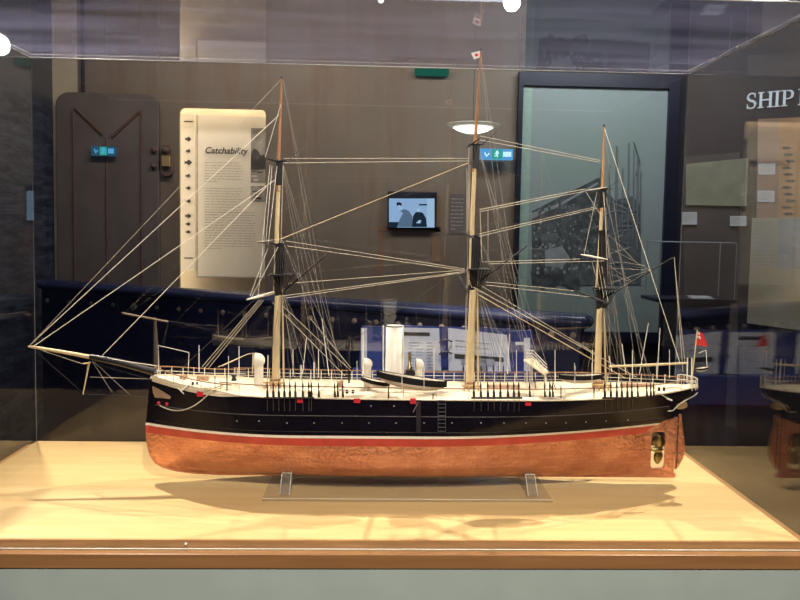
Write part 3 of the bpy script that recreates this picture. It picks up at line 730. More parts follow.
spot_head('added unseen spotlight in front of the case, brightening the middle of the hull', (.25, -.35, 3.05), (.12, 1.7, 1.05), bulb2, energy=360, ang=52, rad=.05)  # unseen lamp with fixture, added to brighten the near side of the hull
spot_head('added unseen spotlight brightening the open ring binder behind the case', (.35, 2.25, 3.12), (.33, 3.0, 1.08), bulb2, .03, energy=300, ang=26)  # unseen lamp with fixture, added to brighten the binder pages
p = at(381, 0, 4.4); spot_head('small pale spotlight at the top edge, left of the mainmast', p, (0, 1.4, 1.2), bulb2, .022)

# ------------------------------------------------------------------ display case: plinth and cover
CX0, CX1, CY0, CY1, BZ, TZ = -.9704, .8901, 1.4192, 2.0674, .916, 2.0064
pd = empty('display_plinth', ((CX0+CX1)/2, (CY0+CY1)/2, 0)); tag(pd, 'grey-green display plinth with a pale maple top and brown edging under the glass cover', 'plinth')
MB().box((CX0-.03, CY0-.0275, 0), (CX1+.03, CY1+.03, .866)).build('cabinet', 'plinth', pd)
MB().box((CX0, CY0, .866), (CX1, CY1, BZ)).build('maple_top', 'maple', pd)
mb = MB(); mb.box((CX0-.04,CY0-.030,.868),(CX1+.04,CY0-.012,.898)); mb.box((CX0-.04,CY1+.012,.868),(CX1+.04,CY1+.030,.898)); mb.box((CX0-.04,CY0-.012,.868),(CX0-.012,CY1+.012,.898)); mb.box((CX1+.012,CY0-.012,.868),(CX1+.04,CY1+.012,.898))
mb.build('edging', 'edging', pd, bevel=.002)
mb = MB(); mb.box((CX0-.004,CY0-.004,.898),(CX1+.004,CY0-.0005,BZ-.0006))
mb.build('front_lipping', pmat('lipping_wood', (.55,.30,.13), .4, var=.1, scale=10, stretch=(1,8,8)), pd)
p = at(186, 544, CY0-.012); MB().lathe((p.x, CY0-.0121, p.z), [(0,-.003),(.002,-.0025),(.003,0)], 10, 'y').build('screw', 'silver', pd)
gc = empty('glass_cover', ((CX0+CX1)/2, (CY0+CY1)/2, .898)); tag(gc, 'large clear five-sided glass cover over the ship on the maple top', 'glass cover')
T = .005; B0 = .899
def pane(name, a, b, mt='glass'): return MB().box(a, b).build(name, mt, gc)
pane('side_pane', (CX0-T-.001, CY0-.006, B0), (CX0-.001, CY1+.006, TZ))
pane('side_pane', (CX1+.001, CY0-.006, B0), (CX1+T+.001, CY1+.006, TZ))
pane('back_pane', (CX0-.001, CY1+.001, B0), (CX1+.001, CY1+.001+T, TZ))
pane('front_pane', (CX0-.001, CY0-T-.0045, B0), (CX1+.001, CY0-.0045, TZ))
pane('top_pane', (CX0-T-.001, CY0-.006-T, TZ+.0005), (CX1+T+.001, CY1+.006, TZ+.0005+T), 'glass_top')
def seam(a, b, r=.0019): return line('edge_seam', [a, b], r, 'glass_edge', gc, 6)
ea, eb = CX0-.003, CX1+.003
seam((ea,CY1+.003,TZ),(eb,CY1+.003,TZ)); seam((ea,CY1+.003,TZ),(ea,CY0-.006,TZ)); seam((eb,CY1+.003,TZ),(eb,CY0-.006,TZ), .0022); seam((ea,CY0-.008,TZ),(eb,CY0-.008,TZ))
gd = pmat('dim_glass_seam', (.22,.23,.27), .3, var=.05)
for x in (ea, eb):
    for yy in (CY1+.003, CY0-.008): line('edge_seam', [(x,yy,B0),(x,yy,TZ)], .0011, gd, gc, 6)
line('bottom_edge', [(ea,CY0-.0115,B0+.0015),(eb,CY0-.0115,B0+.0015)], .0012, 'glass_edge', gc, 6)

# ------------------------------------------------------------------ the ship
SH = empty('sailing_ship_model', (.13, SY0, BZ+.018))
tag(SH, 'large three-masted black and copper sailing ship model on a clear cradle in the glass case', 'ship model')
ZW = lambda x: 1.057+.011*max(0, min(1, (x-.2)/.5))**1.5
ZD = lambda x: smooth([(-.56,1.176),(-.48,1.166),(-.40,1.157),(-.25,1.151),(.1,1.148),(.4,1.149),(.55,1.153),(.70,1.158),(.82,1.166)], x, .05)
ZK = .938
STEM = [(.938,-.40),(.941,-.47),(.949,-.512),(.962,-.535),(.98,-.547),(1.02,-.556),(1.06,-.556),(1.10,-.552),(1.19,-.543)]
STERN = [(.938,.69),(1.055,.70),(1.075,.735),(1.09,.757),(1.105,.772),(1.125,.787),(1.145,.799),(1.165,.812),(1.19,.815)]
BMAX = [(.938,.005),(.942,.03),(.948,.052),(.96,.074),(.98,.090),(1.01,.098),(1.06,.101),(1.19,.099)]
ENT = [(.938,.45),(1.0,.38),(1.06,.30),(1.12,.26),(1.18,.22)]
ENP = [(.938,1.7),(1.06,1.9),(1.18,2.4)]
RUN = [(.938,.50),(1.0,.50),(1.06,.46),(1.12,.36),(1.17,.30)]
RNP = [(.938,1.6),(1.05,1.7),(1.10,2.0),(1.13,2.4),(1.17,2.9)]
def hb(x, z):
    """half breadth of the hull"""
    a, b = interp(STEM, z), interp(STERN, z); s = max(0., min(1., (x-a)/(b-a)))
    B = interp(BMAX, z); e, ep, r, rp = interp(ENT, z), interp(ENP, z), interp(RUN, z), interp(RNP, z)
    f = 1.
    if s < e: f = 1-(1-s/e)**ep
    if s > 1-r: f = 1-((s-(1-r))/r)**rp
    return max(.0028, B*f)
NX = 84
def sgrid():
    out = []
    for i in range(NX+1):
        t = i/NX; out.append(.5-.5*math.cos(PI*t)*(.55+.45*abs(math.cos(PI*t))))
    return out
SG = sgrid()
def hull_band(zlo, zhi, rows, name, mt, off=0.0):
    """zlo/zhi are functions of x; shell on both sides between the two heights"""
    mb = MB()
    for side in (-1, 1):
        vs = []
        for j in range(rows+1):
            for s in SG:
                xm = lerp(-.55, .78, s)
                z = lerp(zlo(xm), zhi(xm), j/rows)
                a, b = interp(STEM, z), interp(STERN, z); x = lerp(a, b, s)
                z = lerp(zlo(x), zhi(x), j/rows)
                vs.append((x, SY0+side*(hb(x, z)+off), z))
        n = NX+1; fs = []
        for j in range(rows):
            for i in range(NX):
                f = (j*n+i, j*n+i+1, (j+1)*n+i+1, (j+1)*n+i); fs.append(f if side < 0 else f[::-1])
        mb.add(vs, fs, 0, True)
        # close the ends
    # end caps
    for s in (0., 1.):
        vs = []
        for j in range(rows+1):
            xm = lerp(-.55, .78, s); z = lerp(zlo(xm), zhi(xm), j/rows)
            x = interp(STEM, z) if s == 0 else interp(STERN, z)
            z = lerp(zlo(x), zhi(x), j/rows); h = hb(x, z)+off
            vs += [(x, SY0-h, z), (x, SY0+h, z)]
        mb.add(vs, [(2*j, 2*j+1, 2*j+3, 2*j+2) if s else (2*j, 2*j+2, 2*j+3, 2*j+1) for j in range(rows)], 0, False)
    return mb.build(name, mt, SH)
hull_band(lambda x: ZK, lambda x: ZW(x)-.019, 16, 'copper_bottom', 'copper')
hull_band(lambda x: ZW(x)-.019, lambda x: ZW(x), 2, 'boot_topping', 'red')
hull_band(lambda x: ZW(x), lambda x: ZW(x)+.0062, 1, 'waterline_stripe', 'white', .0004)
hull_band(lambda x: ZW(x)+.0062, ZD, 12, 'topsides', 'black')
MB().poly([(x,SY0-.005,z) for x,z in ((-.515,.951),(-.48,.942),(-.44,.937),(-.38,.9345),(.762,.9345),(.762,.944),(-.38,.944),(-.46,.947))], (0,.010,0)).build('keel', 'copper', SH)
# stern frame with propeller opening
def X(u): return S(u, 400).x
def Zc(v, u=660): return S(u, v).z
fx0, fx1 = .66, X(678)
hole = rrect(X(652.5), Zc(468), X(667), Zc(431.5), .008, 4)
mb = MB(); h = hole; n = len(h); out = [(fx1,Zc(417)),(fx0,Zc(426)),(fx0,.9345),(fx1-.006,.9345)]; qn = n//4
for yy, fl in ((SY0-.0045, False), (SY0+.0045, True)):
    for k in range(4):
        arc = h[k*qn:(k+1)*qn]
        for i in range(qn-1):
            f = [(arc[i][0],yy,arc[i][1]),(arc[i+1][0],yy,arc[i+1][1]),(out[k][0],yy,out[k][1])]; mb.add(f if fl else f[::-1], [(0,1,2)])
        a, nx_ = arc[-1], h[((k+1)*qn)%n]
        f = [(a[0],yy,a[1]),(nx_[0],yy,nx_[1]),(out[(k+1)%4][0],yy,out[(k+1)%4][1]),(out[k][0],yy,out[k][1])]; mb.add(f if fl else f[::-1], [(0,1,2,3)])
for ring in (h, out):
    m_ = len(ring)
    for i in range(m_):
        a, b = ring[i], ring[(i+1)%m_]; mb.add([(a[0],SY0-.0045,a[1]),(b[0],SY0-.0045,b[1]),(b[0],SY0+.0045,b[1]),(a[0],SY0+.0045,a[1])], [(0,1,2,3)])
mb.build('stern_post', 'copper', SH)
rz = [(679.6,414),(682,414),(683,425),(685.5,437),(687,448),(685.5,457),(681,466),(677.5,469.5),(678.2,440)]
rd = MB().poly([(X(u), SY0-.004, Zc(v)) for u, v in rz], (0,.008,0)).build('rudder', 'copper', SH, bevel=.0015)
for v in (424, 437, 452): MB().box((X(674), SY0-.006, Zc(v)-.0012), (X(683), SY0+.006, Zc(v)+.0012)).build('rudder_strap', 'railwood', rd)
MB().tube([(X(678.8),SY0-.004,Zc(v)) for v in (416,430,445,460,468)], .0012, 5).build('rudder_gap', 'black_fit', rd)
# propeller
pc = S(658.5, 449.5); pr = MB(); pr.tube([(pc.x-.018,SY0,pc.z),(pc.x-.006,SY0,pc.z),(pc.x+.004,SY0,pc.z),(pc.x+.012,SY0,pc.z)], [.004,.0075,.0075,.002], 12)
pr = pr.build('propeller', 'brass', SH)
for a0, b0 in ((1,1),(-1,-1)):
    vs = []
    for i in range(9):
        t = i/8; w = .0148*math.sin(PI*(.12+.83*t))**.6; tw = 1.35-.25*t
        c = Vector((pc.x, SY0, pc.z+a0*(.005+.031*t)))
        ax = Vector((math.sin(tw), -math.cos(tw)*b0, 0)); nn = Vector((math.cos(tw), math.sin(tw)*b0, 0))
        vs += [c-ax*w, c+nn*.0012, c+ax*w, c-nn*.0012]
    MB().add(vs, [(i*4+j, i*4+(j+1)%4, (i+1)*4+(j+1)%4, (i+1)*4+j) for i in range(8) for j in range(4)]+[(0,1,2,3),(35,34,33,32)], 0, True).build('propeller_blade', 'brass', SH)
# deck
mb = MB(); vs = []; n = 0
xs = [lerp(interp(STEM,1.17)+.001, .811, s) for s in SG]
for x in xs:
    z = ZD(x); w = hb(x, z)-.0015; vs += [(x, SY0-w, z+.0008), (x, SY0-w*.5, z+.006), (x, SY0, z+.008), (x, SY0+w*.5, z+.006), (x, SY0+w, z+.0008)]
mb.add(vs, [(i*5+j, (i+1)*5+j, (i+1)*5+j+1, i*5+j+1) for i in range(NX) for j in range(4)], 0, True)
mb.build('deck', 'deck', SH)
for side in (-1, 1):
    MB().tube([(x, SY0+side*(hb(x, ZD(x))-.0005), ZD(x)+.0012) for x in xs], .0020, 6).build('covering_board', 'deck', SH)
    for zf, r in ((lambda x: ZW(x)+.053, .0008), (lambda x: ZW(x)+.0155, .0007)):
        MB().tube([(x, SY0+side*(hb(x, zf(x))+.0004), zf(x)) for x in [lerp(-.53, .73, i/60) for i in range(61)]], r, 4).build('wale_line', pmat('wale_grey', (.13,.12,.14), .35) if r > .00075 else 'black_fit', SH)
def hull_pt(x, z, side=-1, out=0.0): return Vector((x, SY0+side*(hb(x, z)+out), z))
def pxh(u, v, side=-1):
    """hull surface point (near side) seen at (u, v)"""
    y = 1.645
    for _ in range(12): p = at(u, v, y); y = SY0-hb(p.x, p.z)
    return at(u, v, y)
dot = pmat('porthole_metal', (.62,.62,.66), .2, .3)  # small whitish metallic discs
proto = None
for u in (237,259,287,314,342,369,396,424,452,481,504,526,546,566,586,606,628):
    p = pxh(u, 423 - (2 if u < 260 else 0) - max(0, (u-560)*.045))
    MB().lathe(p, [(0,-.0016),(.0011,-.0014),(.0018,0)], 8, 'y').build('porthole', dot, SH)
for u in (371, 394): p = pxh(u, 406); MB().lathe(p, [(0,-.0018),(.0013,-.0016),(.002,0)], 8, 'y').build('porthole', dot, SH)
for u, v, w, h_, mt in ((300,401,6,3,'gun'),(357,400.5,6.5,4.5,'gun'),(413,401,6,5.5,'gun'),(528,404,6,3.2,'gun'),(200.5,394,7,5,'gun')):
    p = pxh(u, v); k = 1.645/F/2; mbx = MB().box((p.x-w*k, p.y-.003, p.z-h_*k), (p.x+w*k, p.y+.002, p.z+h_*k)); mbx.build('gun_port', mt, SH)
for u, v in ((159,403),(167,404)): p = pxh(u, v); MB().lathe(p, [(0,-.0045),(.004,-.004),(.005,.001)], 12, 'y').build('hawse_hole', 'gun', SH)
# trailboard at the bow, stern scroll and quarter window
MB().poly([pxh(u,v)+Vector((0,-.0012,0)) for u,v in ((152.5,386),(158,388.5),(164,392),(171,396.5),(170,399),(163,398),(155,397.5),(153,392))], (0,.0015,0)).build('trailboard', pmat('pale_trailboard', (.38,.25,.16), .5), SH)
MB().tube([pxh(u,v)+Vector((0,-.001,0)) for u,v in ((668,411),(673,410.5),(678,405),(684,401),(690,398),(695,395),(697.5,392.5))], .0014, 6).build('stern_scroll', 'board', SH)
MB().poly([pxh(u,v)+Vector((0,-.0010,0)) for u,v in ((677,409),(677,404.5),(684,401),(687,402.5),(687,407),(683,409))], (0,.0012,0)).build('quarter_window', 'gold', SH)
# anchor chain and anchor
pts = []
for i in range(25):
    t = i/24; u = lerp(160, 212, t); v = lerp(405, 391, t)+ 22*t*(1-t)*1.35 if False else lerp(405,390,t)+4*11.5*t*(1-t)
    pts.append(pxh(u, v)+Vector((0,-.003,0)))
mb = MB()
for i in range(24):
    a, b = pts[i], pts[i+1]; mb.tube([a, lerp(a,b,.5), b], [.0009,.0018,.0009], 5)
mb.build('anchor_chain', 'board', SH)
an = MB(); a0, a1 = S(181,391,-.075), S(190,384,-.065)
an.tube([a0,a1], .0016, 6).tube([S(178,388,-.075), a0, S(184,394,-.075)], .0013, 5).build('anchor', 'boatwhite', SH)
an = MB(); an.tube([S(204,388,-.09),S(214,388,-.088),S(223,385,-.085)], .0013, 6).tube([S(212,391,-.09),S(224,386.5,-.09)], .001, 5).build('anchor', 'gold', SH)
an = MB(); an.tube([S(655,391,-.088),S(669,399,-.088)], .0011, 5).tube([S(667,398.5,-.088),S(672,400.5,-.088)], .0022, 6).build('boat_boom', 'boatwhite', SH)
# side ladder and fender
mb = MB()
for i in range(9):
    v = lerp(400, 431, i/8); a, b = pxh(438, v), pxh(445.5, v); mb.tube([a+Vector((0,-.002,0)), b+Vector((0,-.002,0))], .0006, 4)
for u in (438, 445.5): mb.tube([pxh(u,400)+Vector((0,-.002,0)), pxh(u,431)+Vector((0,-.002,0))], .0004, 4)
mb.build('side_ladder', pmat('ladder_grey', (.16,.15,.16), .4), SH)
MB().poly([pxh(u,v)+Vector((0,-.002,0)) for u,v in ((416,400),(421,400),(420.5,432),(416.5,432))], (0,.003,0)).build('rubbing_fender', pmat('fender_black', (.025,.022,.03), .35), SH)
MB().tube([pxh(413,412)+Vector((0,-.002,0)), pxh(418,402)+Vector((0,-.004,0))], .0008, 5).build('davit_stay', 'stud', SH)

# rails
RH = .028
def rail_side(side):
    xs_ = [x for x in [lerp(-.36, .80, i/70) for i in range(71)]]
    cap = [(x, SY0+side*(hb(x, ZD(x))-.003), ZD(x)+RH*(1.0 if x < .5 else 1-.2*(x-.5)/.3)) for x in xs_]
    MB().tube(cap, .0014, 6).build('rail_cap', 'railwood', SH)
    MB().tube([(x, y, z-.010) for x, y, z in cap], .0006, 5).build('rail_wire', 'white', SH)
    if side > 0: MB().tube([(x, y, z-.019) for x, y, z in cap], .0005, 5).build('rail_wire', 'white', SH)
    # bow: two rails rising towards the stem
    xb = [lerp(-.535, -.33, i/24) for i in range(25)]
    for dz, r, mt in ((.024,.0015,'railwood'),(.013,.0008,'white')):
        MB().tube([(x, SY0+side*(hb(x, ZD(x))-.002), ZD(x)+dz+.004*max(0,(-.42-x)/.1)) for x in xb], r, 6).build('bow_rail', mt, SH)
    return cap
for side in (-1, 1): rail_side(side)
def stanchion(x, side, h, r=.0009, mt='white', z0=None):
    w = hb(x, ZD(x))-.003; z = ZD(x) if z0 is None else z0
    return MB().tube([(x, SY0+side*w, z), (x, SY0+side*w, z+h)], [r*1.2, r], 5).build('rail_stanchion', mt, SH)
for i in range(44): stanchion(-.35+1.145*i/43, 1, RH, .0010)
for i in range(15): stanchion(-.35+1.145*(i+.5)/15, -1, RH, .0009)
for i in range(8):
    for side in (-1, 1): stanchion(-.525+.024*i, side, .027, .0010)
# raised forecastle edge plank (cream)
for side in (-1, 1):
    MB().add([q for x in [lerp(-.54,-.30,i/20) for i in range(21)] for q in ((x, SY0+side*(hb(x,ZD(x))+.0006), ZD(x)+.0085*max(0,min(1,(-.30-x)/.06))),(x, SY0+side*(hb(x,ZD(x)-.006)+.0006), ZD(x)-.006*max(0,min(1,(-.30-x)/.06))))],
             [(2*i,2*i+1,2*i+3,2*i+2) if side < 0 else (2*i,2*i+2,2*i+3,2*i+1) for i in range(20)]).build('bow_bulwark', 'deck', SH)
# black upright boat-boom pins on the near side and awning poles
for u, v0, v1 in ((404,397,384),(388.5,397,386),(433.5,397,389),(560.5,397,384),(594,397,385)):
    pass
for u, v0, v1, mt, r in ((388.5,386,400,'black_fit',.0014),(433,394,402,'black_fit',.0014),(561,386,398,'black_fit',.0013),(594,386,398,'black_fit',.0013),(227,373,391,'black_fit',.0014),(215,376,389,'black_fit',.0009)):
    MB().tube([S(u,v0,-.098),S(u,v1,-.098)], r, 6).build('rail_post', mt, SH)

# ---- spars
def spar(name, pts, rs, mt, n=12): return MB().tube(pts, rs, n).build(name, mt, SH)
# bowsprit
spar('bowsprit', [S(28,346.3),S(31,346.8),S(60,351.5),S(92,357.3)], [.0015,.0035,.0045,.0052], 'mastwood')
spar('bowsprit_heel', [S(90,356.5),S(93,357.2),S(120,362.5),S(155,372)], [.006,.0072,.0085,.0095], 'black_fit')
spar('dolphin_striker', [S(89,363),S(83,394.5)], [.0022,.0012], 'mastwood', 8)
spar('spreader', [S(83,363.6,-.02),S(90,362.6,.0)], [.0008,.0025], 'mastwood', 8)
def fittop(name, u, v, ub, vb, w=.024, mast_r=.010):
    pass
masts = [
 dict(n='fore', base=(275.5,384), mid=(276.5,345), cap=(279.5,245), r=.0094, tm=((277.5,290),(277,225),(279.5,162)), tr=(.0058,.0052,.0042), tg=((278.3,192),(278.5,160),(281.8,78)), gr=(.0048,.0042,.0018), top=(281,274.5), tw=.030, ctr=(279.5,161), gaff=((281,294),(330.5,251)), tgm='topwood'),
 dict(n='main', base=(469.5,386), mid=(471.5,330), cap=(475,237), r=.0100, tm=((472.5,285),(472.3,220),(475.5,145)), tr=(.0062,.0055,.0045), tg=((474,172),(475,145),(480.8,50)), gr=(.0048,.0044,.0017), top=(477.5,269), tw=.030, ctr=(476,144.5), gaff=((477,283),(527,246)), tgm='topwood'),
 dict(n='mizzen', base=(597.5,380), mid=(599,330), cap=(602.5,232), r=.0082, tm=((598.8,290),(600,245),(602.8,188)), tr=(.0050,.0046,.0038), tg=((601.5,212),(602.5,188),(604,126)), gr=(.0042,.0036,.0016), top=(603.5,288), tw=.026, ctr=(602.5,189), gaff=((603,298.5),(674,257)), tgm='orange'),
]
for M_ in masts:
    b, md, c = S(*M_['base']), S(*M_['mid']), S(*M_['cap'])
    b.z = ZD(b.x)+.002
    tpt = S(*M_['top'])
    mt_pt = lerp(md, c, (tpt.z-md.z)/(c.z-md.z))
    spar('lower_mast', [b, md, mt_pt], [M_['r'], M_['r']*.95, M_['r']*.72], 'mastwood', 16)
    spar('trysail_mast', [b+Vector((.021,-.004,0)), mt_pt+Vector((.009,-.002,-.03))], [.0024,.0020], 'mastwood', 8)
    spar('masthead', [mt_pt, c+Vector((.002,0,0)), c+Vector((.002,0,.006))], [M_['r']*.74, M_['r']*.6, M_['r']*.5], 'black_fit', 8)
    # cap
    MB().box((c.x-.012,SY0-.008,c.z),(c.x+.012,SY0+.008,c.z+.004)).build('mast_cap', 'black_fit', SH)
    # top platform + futtock shrouds + rails
    w = M_['tw']; tz = tpt.z; tx = tpt.x
    MB().add([(tx+dx*w*.92, SY0+dy*w*1.25, tz+dz) for dz in (-.0015,.0015) for dx, dy in ((-1,-.6),(-.6,-1),(1,-1),(1,1),(-.6,1),(-1,.6))],
             [(5,4,3,2,1,0),(6,7,8,9,10,11)]+[(i,(i+1)%6,6+(i+1)%6,6+i) for i in range(6)]).build('mast_top', 'black_fit', SH)
    mb = MB(); k = 7
    for i in range(k):
        t = i/(k-1)
        for sd in (-1,1): mb.tube([(tx+lerp(-.75,.95,t)*w, SY0+sd*w*1.15, tz), (tx+lerp(-.25,.35,t)*w*.7, SY0+sd*.008, tz-.048)], .0011, 4)
    mb.tube([(mt_pt.x,SY0,tz),(mt_pt.x-.001,SY0,tz-.035),(mt_pt.x-.002,SY0,tz-.052)], [M_['r']*1.25,M_['r']*1.1,M_['r']*.8], 10)
    mb.build('futtock_shroud', 'black_fit', SH)
    mb = MB()
    for i in range(6):
        t = i/5
        for sd in (-1,1): mb.tube([(tx+lerp(-.55,.55,t)*w, SY0+sd*w*1.1, tz), (c.x+lerp(-.3,.5,t)*.012, SY0+sd*.004, c.z+.004)], .0007, 4)
    mb.build('topmast_shroud', 'rope_d', SH)
    MB().box((c.x-.009,SY0-.007,tz),(c.x+.012,SY0+.007,c.z)).build('doubling', 'black_fit', SH)
    # topmast, crosstrees, topgallant
    t0, t1, t2 = [S(*q) for q in M_['tm']]
    spar('topmast', [t0+Vector((-.004,0,0)), t1, t2], M_['tr'], 'mastwood', 12)
    g0, g1, g2 = [S(*q) for q in M_['tg']]
    spar('topgallant_mast', [g0, g1, g2], M_['gr'], M_['tgm'], 10)
    MB().tube([g2-Vector((0,0,.001)), g2+Vector((0,0,.003))], .0026, 8).build('truck', 'black_fit', SH)
    cx = S(*M_['ctr'])
    MB().box((cx.x-.0075,SY0-.006,cx.z-.058 if M_['n']!='mizzen' else cx.z-.045),(cx.x+.0085,SY0+.006,cx.z)).build('doubling', 'black_fit', SH)
    mb = MB(); 
    for dx in (-.012,.0,.012): mb.tube([(cx.x+dx,SY0-.035,cx.z),(cx.x+dx,SY0+.035,cx.z)], .0013, 5)
    for dy in (-.008,.008): mb.tube([(cx.x-.018,SY0+dy,cx.z),(cx.x+.018,SY0+dy,cx.z)], .0012, 5)
    mb.build('crosstrees', 'black_fit', SH)
    a, b_ = S(*M_['gaff'][0]), S(*M_['gaff'][1])
    spar('gaff', [a, lerp(a,b_,.5), b_], [.0030,.0026,.0014], 'black_fit' , 8)
# masts' fife rails
for u in (275, 470, 598):
    x = S(u,384).x; z = ZD(x)
    fr = MB()
    for dx in (-.018,-.006,.006,.018): fr.box((x+dx-.0016,SY0-.030,z),(x+dx+.0016,SY0-.026,z+.018))
    fr.box((x-.024,SY0-.032,z+.018),(x+.024,SY0-.024,z+.0215)); fr.build('fife_rail', 'gold', SH)
    MB().tube([(x,SY0,z),(x,SY0,z+.024)], [.0155,.0130], 14).build('mast_coat', 'railwood', SH)
# yards: near end / far end pixels
for (un,vn),(uf,vf),h,r,mt in (((247,299.5),(288,289),.17,.0040,'boatwhite'),((258,242.5),(285,243.5),.13,.0030,'black_fit'),((263.5,157),(283,164),.075,.0022,'black_fit'),
      ((468,292),(457,272.5),.18,.0040,'black_fit'),((474,238),(462,231.5),.14,.0030,'black_fit'),((479,139),(466,148),.075,.0020,'black_fit'),
      ((608,303.5),(575,290.5),.17,.0036,'black_fit'),((607.5,259.5),(581,254.5),.12,.0028,'boatwhite'),((606.5,187.5),(586,190.5),.07,.0020,'boatwhite')):
    a, b = S(un,vn,-h), S(uf,vf,h); mid = lerp(a,b,.5)
    y_ = spar('yard', [a, lerp(a,b,.25), mid, lerp(a,b,.75), b], [r*.45,r*.85,r,r*.85,r*.45], mt, 10)
for pts in ([(283,165.5),(300,150)],[(482,145),(497,131)],[(606,190),(618.5,180)]):
    spar('studding_boom', [S(*p) for p in pts], [.0012,.0006], 'black_fit', 6)
# spanker boom, flagstaff, ensign
spar('spanker_boom', [S(609,366.5),S(650,365),S(688,363)], [.0028,.0034,.0025], 'mastwood', 10)
spar('flagstaff', [S(691.5,384),S(697.3,330)], [.0018,.0012], 'mastwood', 8)
def flag_grid(c00, c10, c11, c01, nx, ny, amp, f, name, mats):
    """bent cloth; f(s, t) gives the material"""
    mb = MB(); vs = []
    for j in range(ny+1):
        for i in range(nx+1):
            s, t = i/nx, j/ny; p = lerp(lerp(c00,c10,s), lerp(c01,c11,s), t); p = p+Vector((0, amp*math.sin(s*5+t), 0)); vs.append(p)
    for j in range(ny):
        for i in range(nx): mb.add([vs[j*(nx+1)+i], vs[j*(nx+1)+i+1], vs[(j+1)*(nx+1)+i+1], vs[(j+1)*(nx+1)+i]], [(0,1,2,3)], f((i+.5)/nx, (j+.5)/ny), False)
    return mb.build(name, mats, SH)
def ensign(s, t):
    if s < .5 and t < .5:
        a, b = s/.5, t/.5
        if abs(a-.5) < .1 or abs(b-.5) < .1: return 2
        if abs(a-.5) < .18 or abs(b-.5) < .18: return 1
        if abs(a-b) < .12 or abs(a+b-1) < .12: return 1
        return 3
    return 0
flag_grid(S(697.3,331.5), S(702.5,333), S(708,346.5), S(695.6,345), 20, 20, .002, ensign, 'red_ensign', ['redflag','white','redflag','blueflag'])
def disc(s, t): return 1 if (s-.5)**2+(t-.5)**2 < .05 else 0
flag_grid(S(480.3,50.5), S(471,53), S(474,59.5), S(481,57), 12, 12, .001, disc, 'house_flag', ['white','redflag'])

# ---- rigging
nr = 0
def rig(name, a, b, r=.0007, mt='rope_l', sag=0, dya=0, dyb=0):
    p0, p1 = S(a[0],a[1],dya), S(b[0],b[1],dyb)
    pts = [p0,p1] if not sag else [p0+(p1-p0)*t - Vector((0,0,sag*4*t*(1-t))) for t in [i/8 for i in range(9)]]
    return MB().tube(pts, r, 4).build(name, mt, SH)
# head stays
rig('stay', (30,345),(277,117), .00085, 'rope_w'); rig('stay', (34,346),(275,180), .0008,'rope_w'); rig('stay', (101,357),(272,181), .0008,'rope_w')
rig('stay', (31,344),(281.5,79), .00045); rig('stay', (175,375),(271,284), .0006,'rope_d')
rig('stay', (277,117),(281,112), .0008,'rope_w')
for d in (0,2.2,4.6): rig('brace', (202+d*1.3,367+d*.4),(259+d,300), .0006)
rig('bobstay', (31,347),(83,364), .0005); rig('bobstay', (83,394),(149,397), .0004,'rope_d'); rig('bobstay', (90,377),(150,379), .0004,'rope_l')
rig('bobstay', (31,347),(84,394), .0003,'rope_d'); rig('guy', (96,364),(152,380), .0004,'rope_d',0,-.01,-.02); rig('guy', (94,362),(130,395), .0003,'rope_l'); rig('guy',(92,361),(112,392),.0003,'rope_l')
rig('manrope', (98,357),(157,366), .0007,'rope_w',0,0,-.02); rig('manrope', (93,356),(152,365.5), .0006,'rope_w',0,0,.02)
# between fore and main
for a, b, r, mt, da, db in (((284,158.5),(469,158.5),.0007,'rope_l',.04,.0),((284,163),(469,161),.0007,'rope_l',-.04,0),
    ((281,239),(468,163),.00085,'mastwood',0,0),
    ((286,241),(465,269),.0006,'rope_l',.10,0),((287,246),(465,270.5),.0006,'rope_l',-.10,0),
    ((287,283.5),(465,270),.0006,'rope_l',.10,.0),((283,296),(465,271.5),.0007,'rope_l',-.1,0),((286,298),(465,272.5),.0006,'rope_l',-.14,0),
    ((452,275),(330,355),.0005,'rope_d',0,0),((283,306),(350,370),.0006,'rope_l',-.03,-.08),((272,302),(345,376),.0006,'rope_l',-.12,-.08),((310,318),(351,368),.0006,'rope_l',-.05,-.09)):
    rig('stay' if da == 0 else 'brace', a, b, r, mt, 0, da, db)
# between main and mizzen
for a, b, r, mt, da, db in (((480,136),(600,160.5),.0007,'rope_l',-.03,0),((480,140),(600,162.5),.0007,'rope_l',.03,0),
    ((480,209.5),(585,189),.0007,'rope_l',-.05,.07),((481,211.5),(586,191),.0007,'rope_l',.05,-.07),
    ((479,234),(595,207),.0006,'rope_l',.1,0),((479,236.5),(596,208.5),.0006,'rope_l',-.1,0),((479,232),(594,206),.0005,'rope_d',0,0),
    ((483,262),(580,259),.0006,'rope_l',.1,.12),((488,264),(604,261),.0006,'rope_l',-.1,-.12),
    ((486,282),(576,291),.0006,'rope_l',.1,.17),((486,285),(590,297),.0006,'rope_l',-.1,-.1),
    ((470,290),(625,378),.0009,'mastwood',-.17,-.09),((473,287),(636,377),.0008,'rope_l',-.12,-.09),((480,285),(600,356),.0006,'rope_l',.1,.09)):
    rig('stay' if da == 0 else 'brace', a, b, r, mt, 0, da, db)
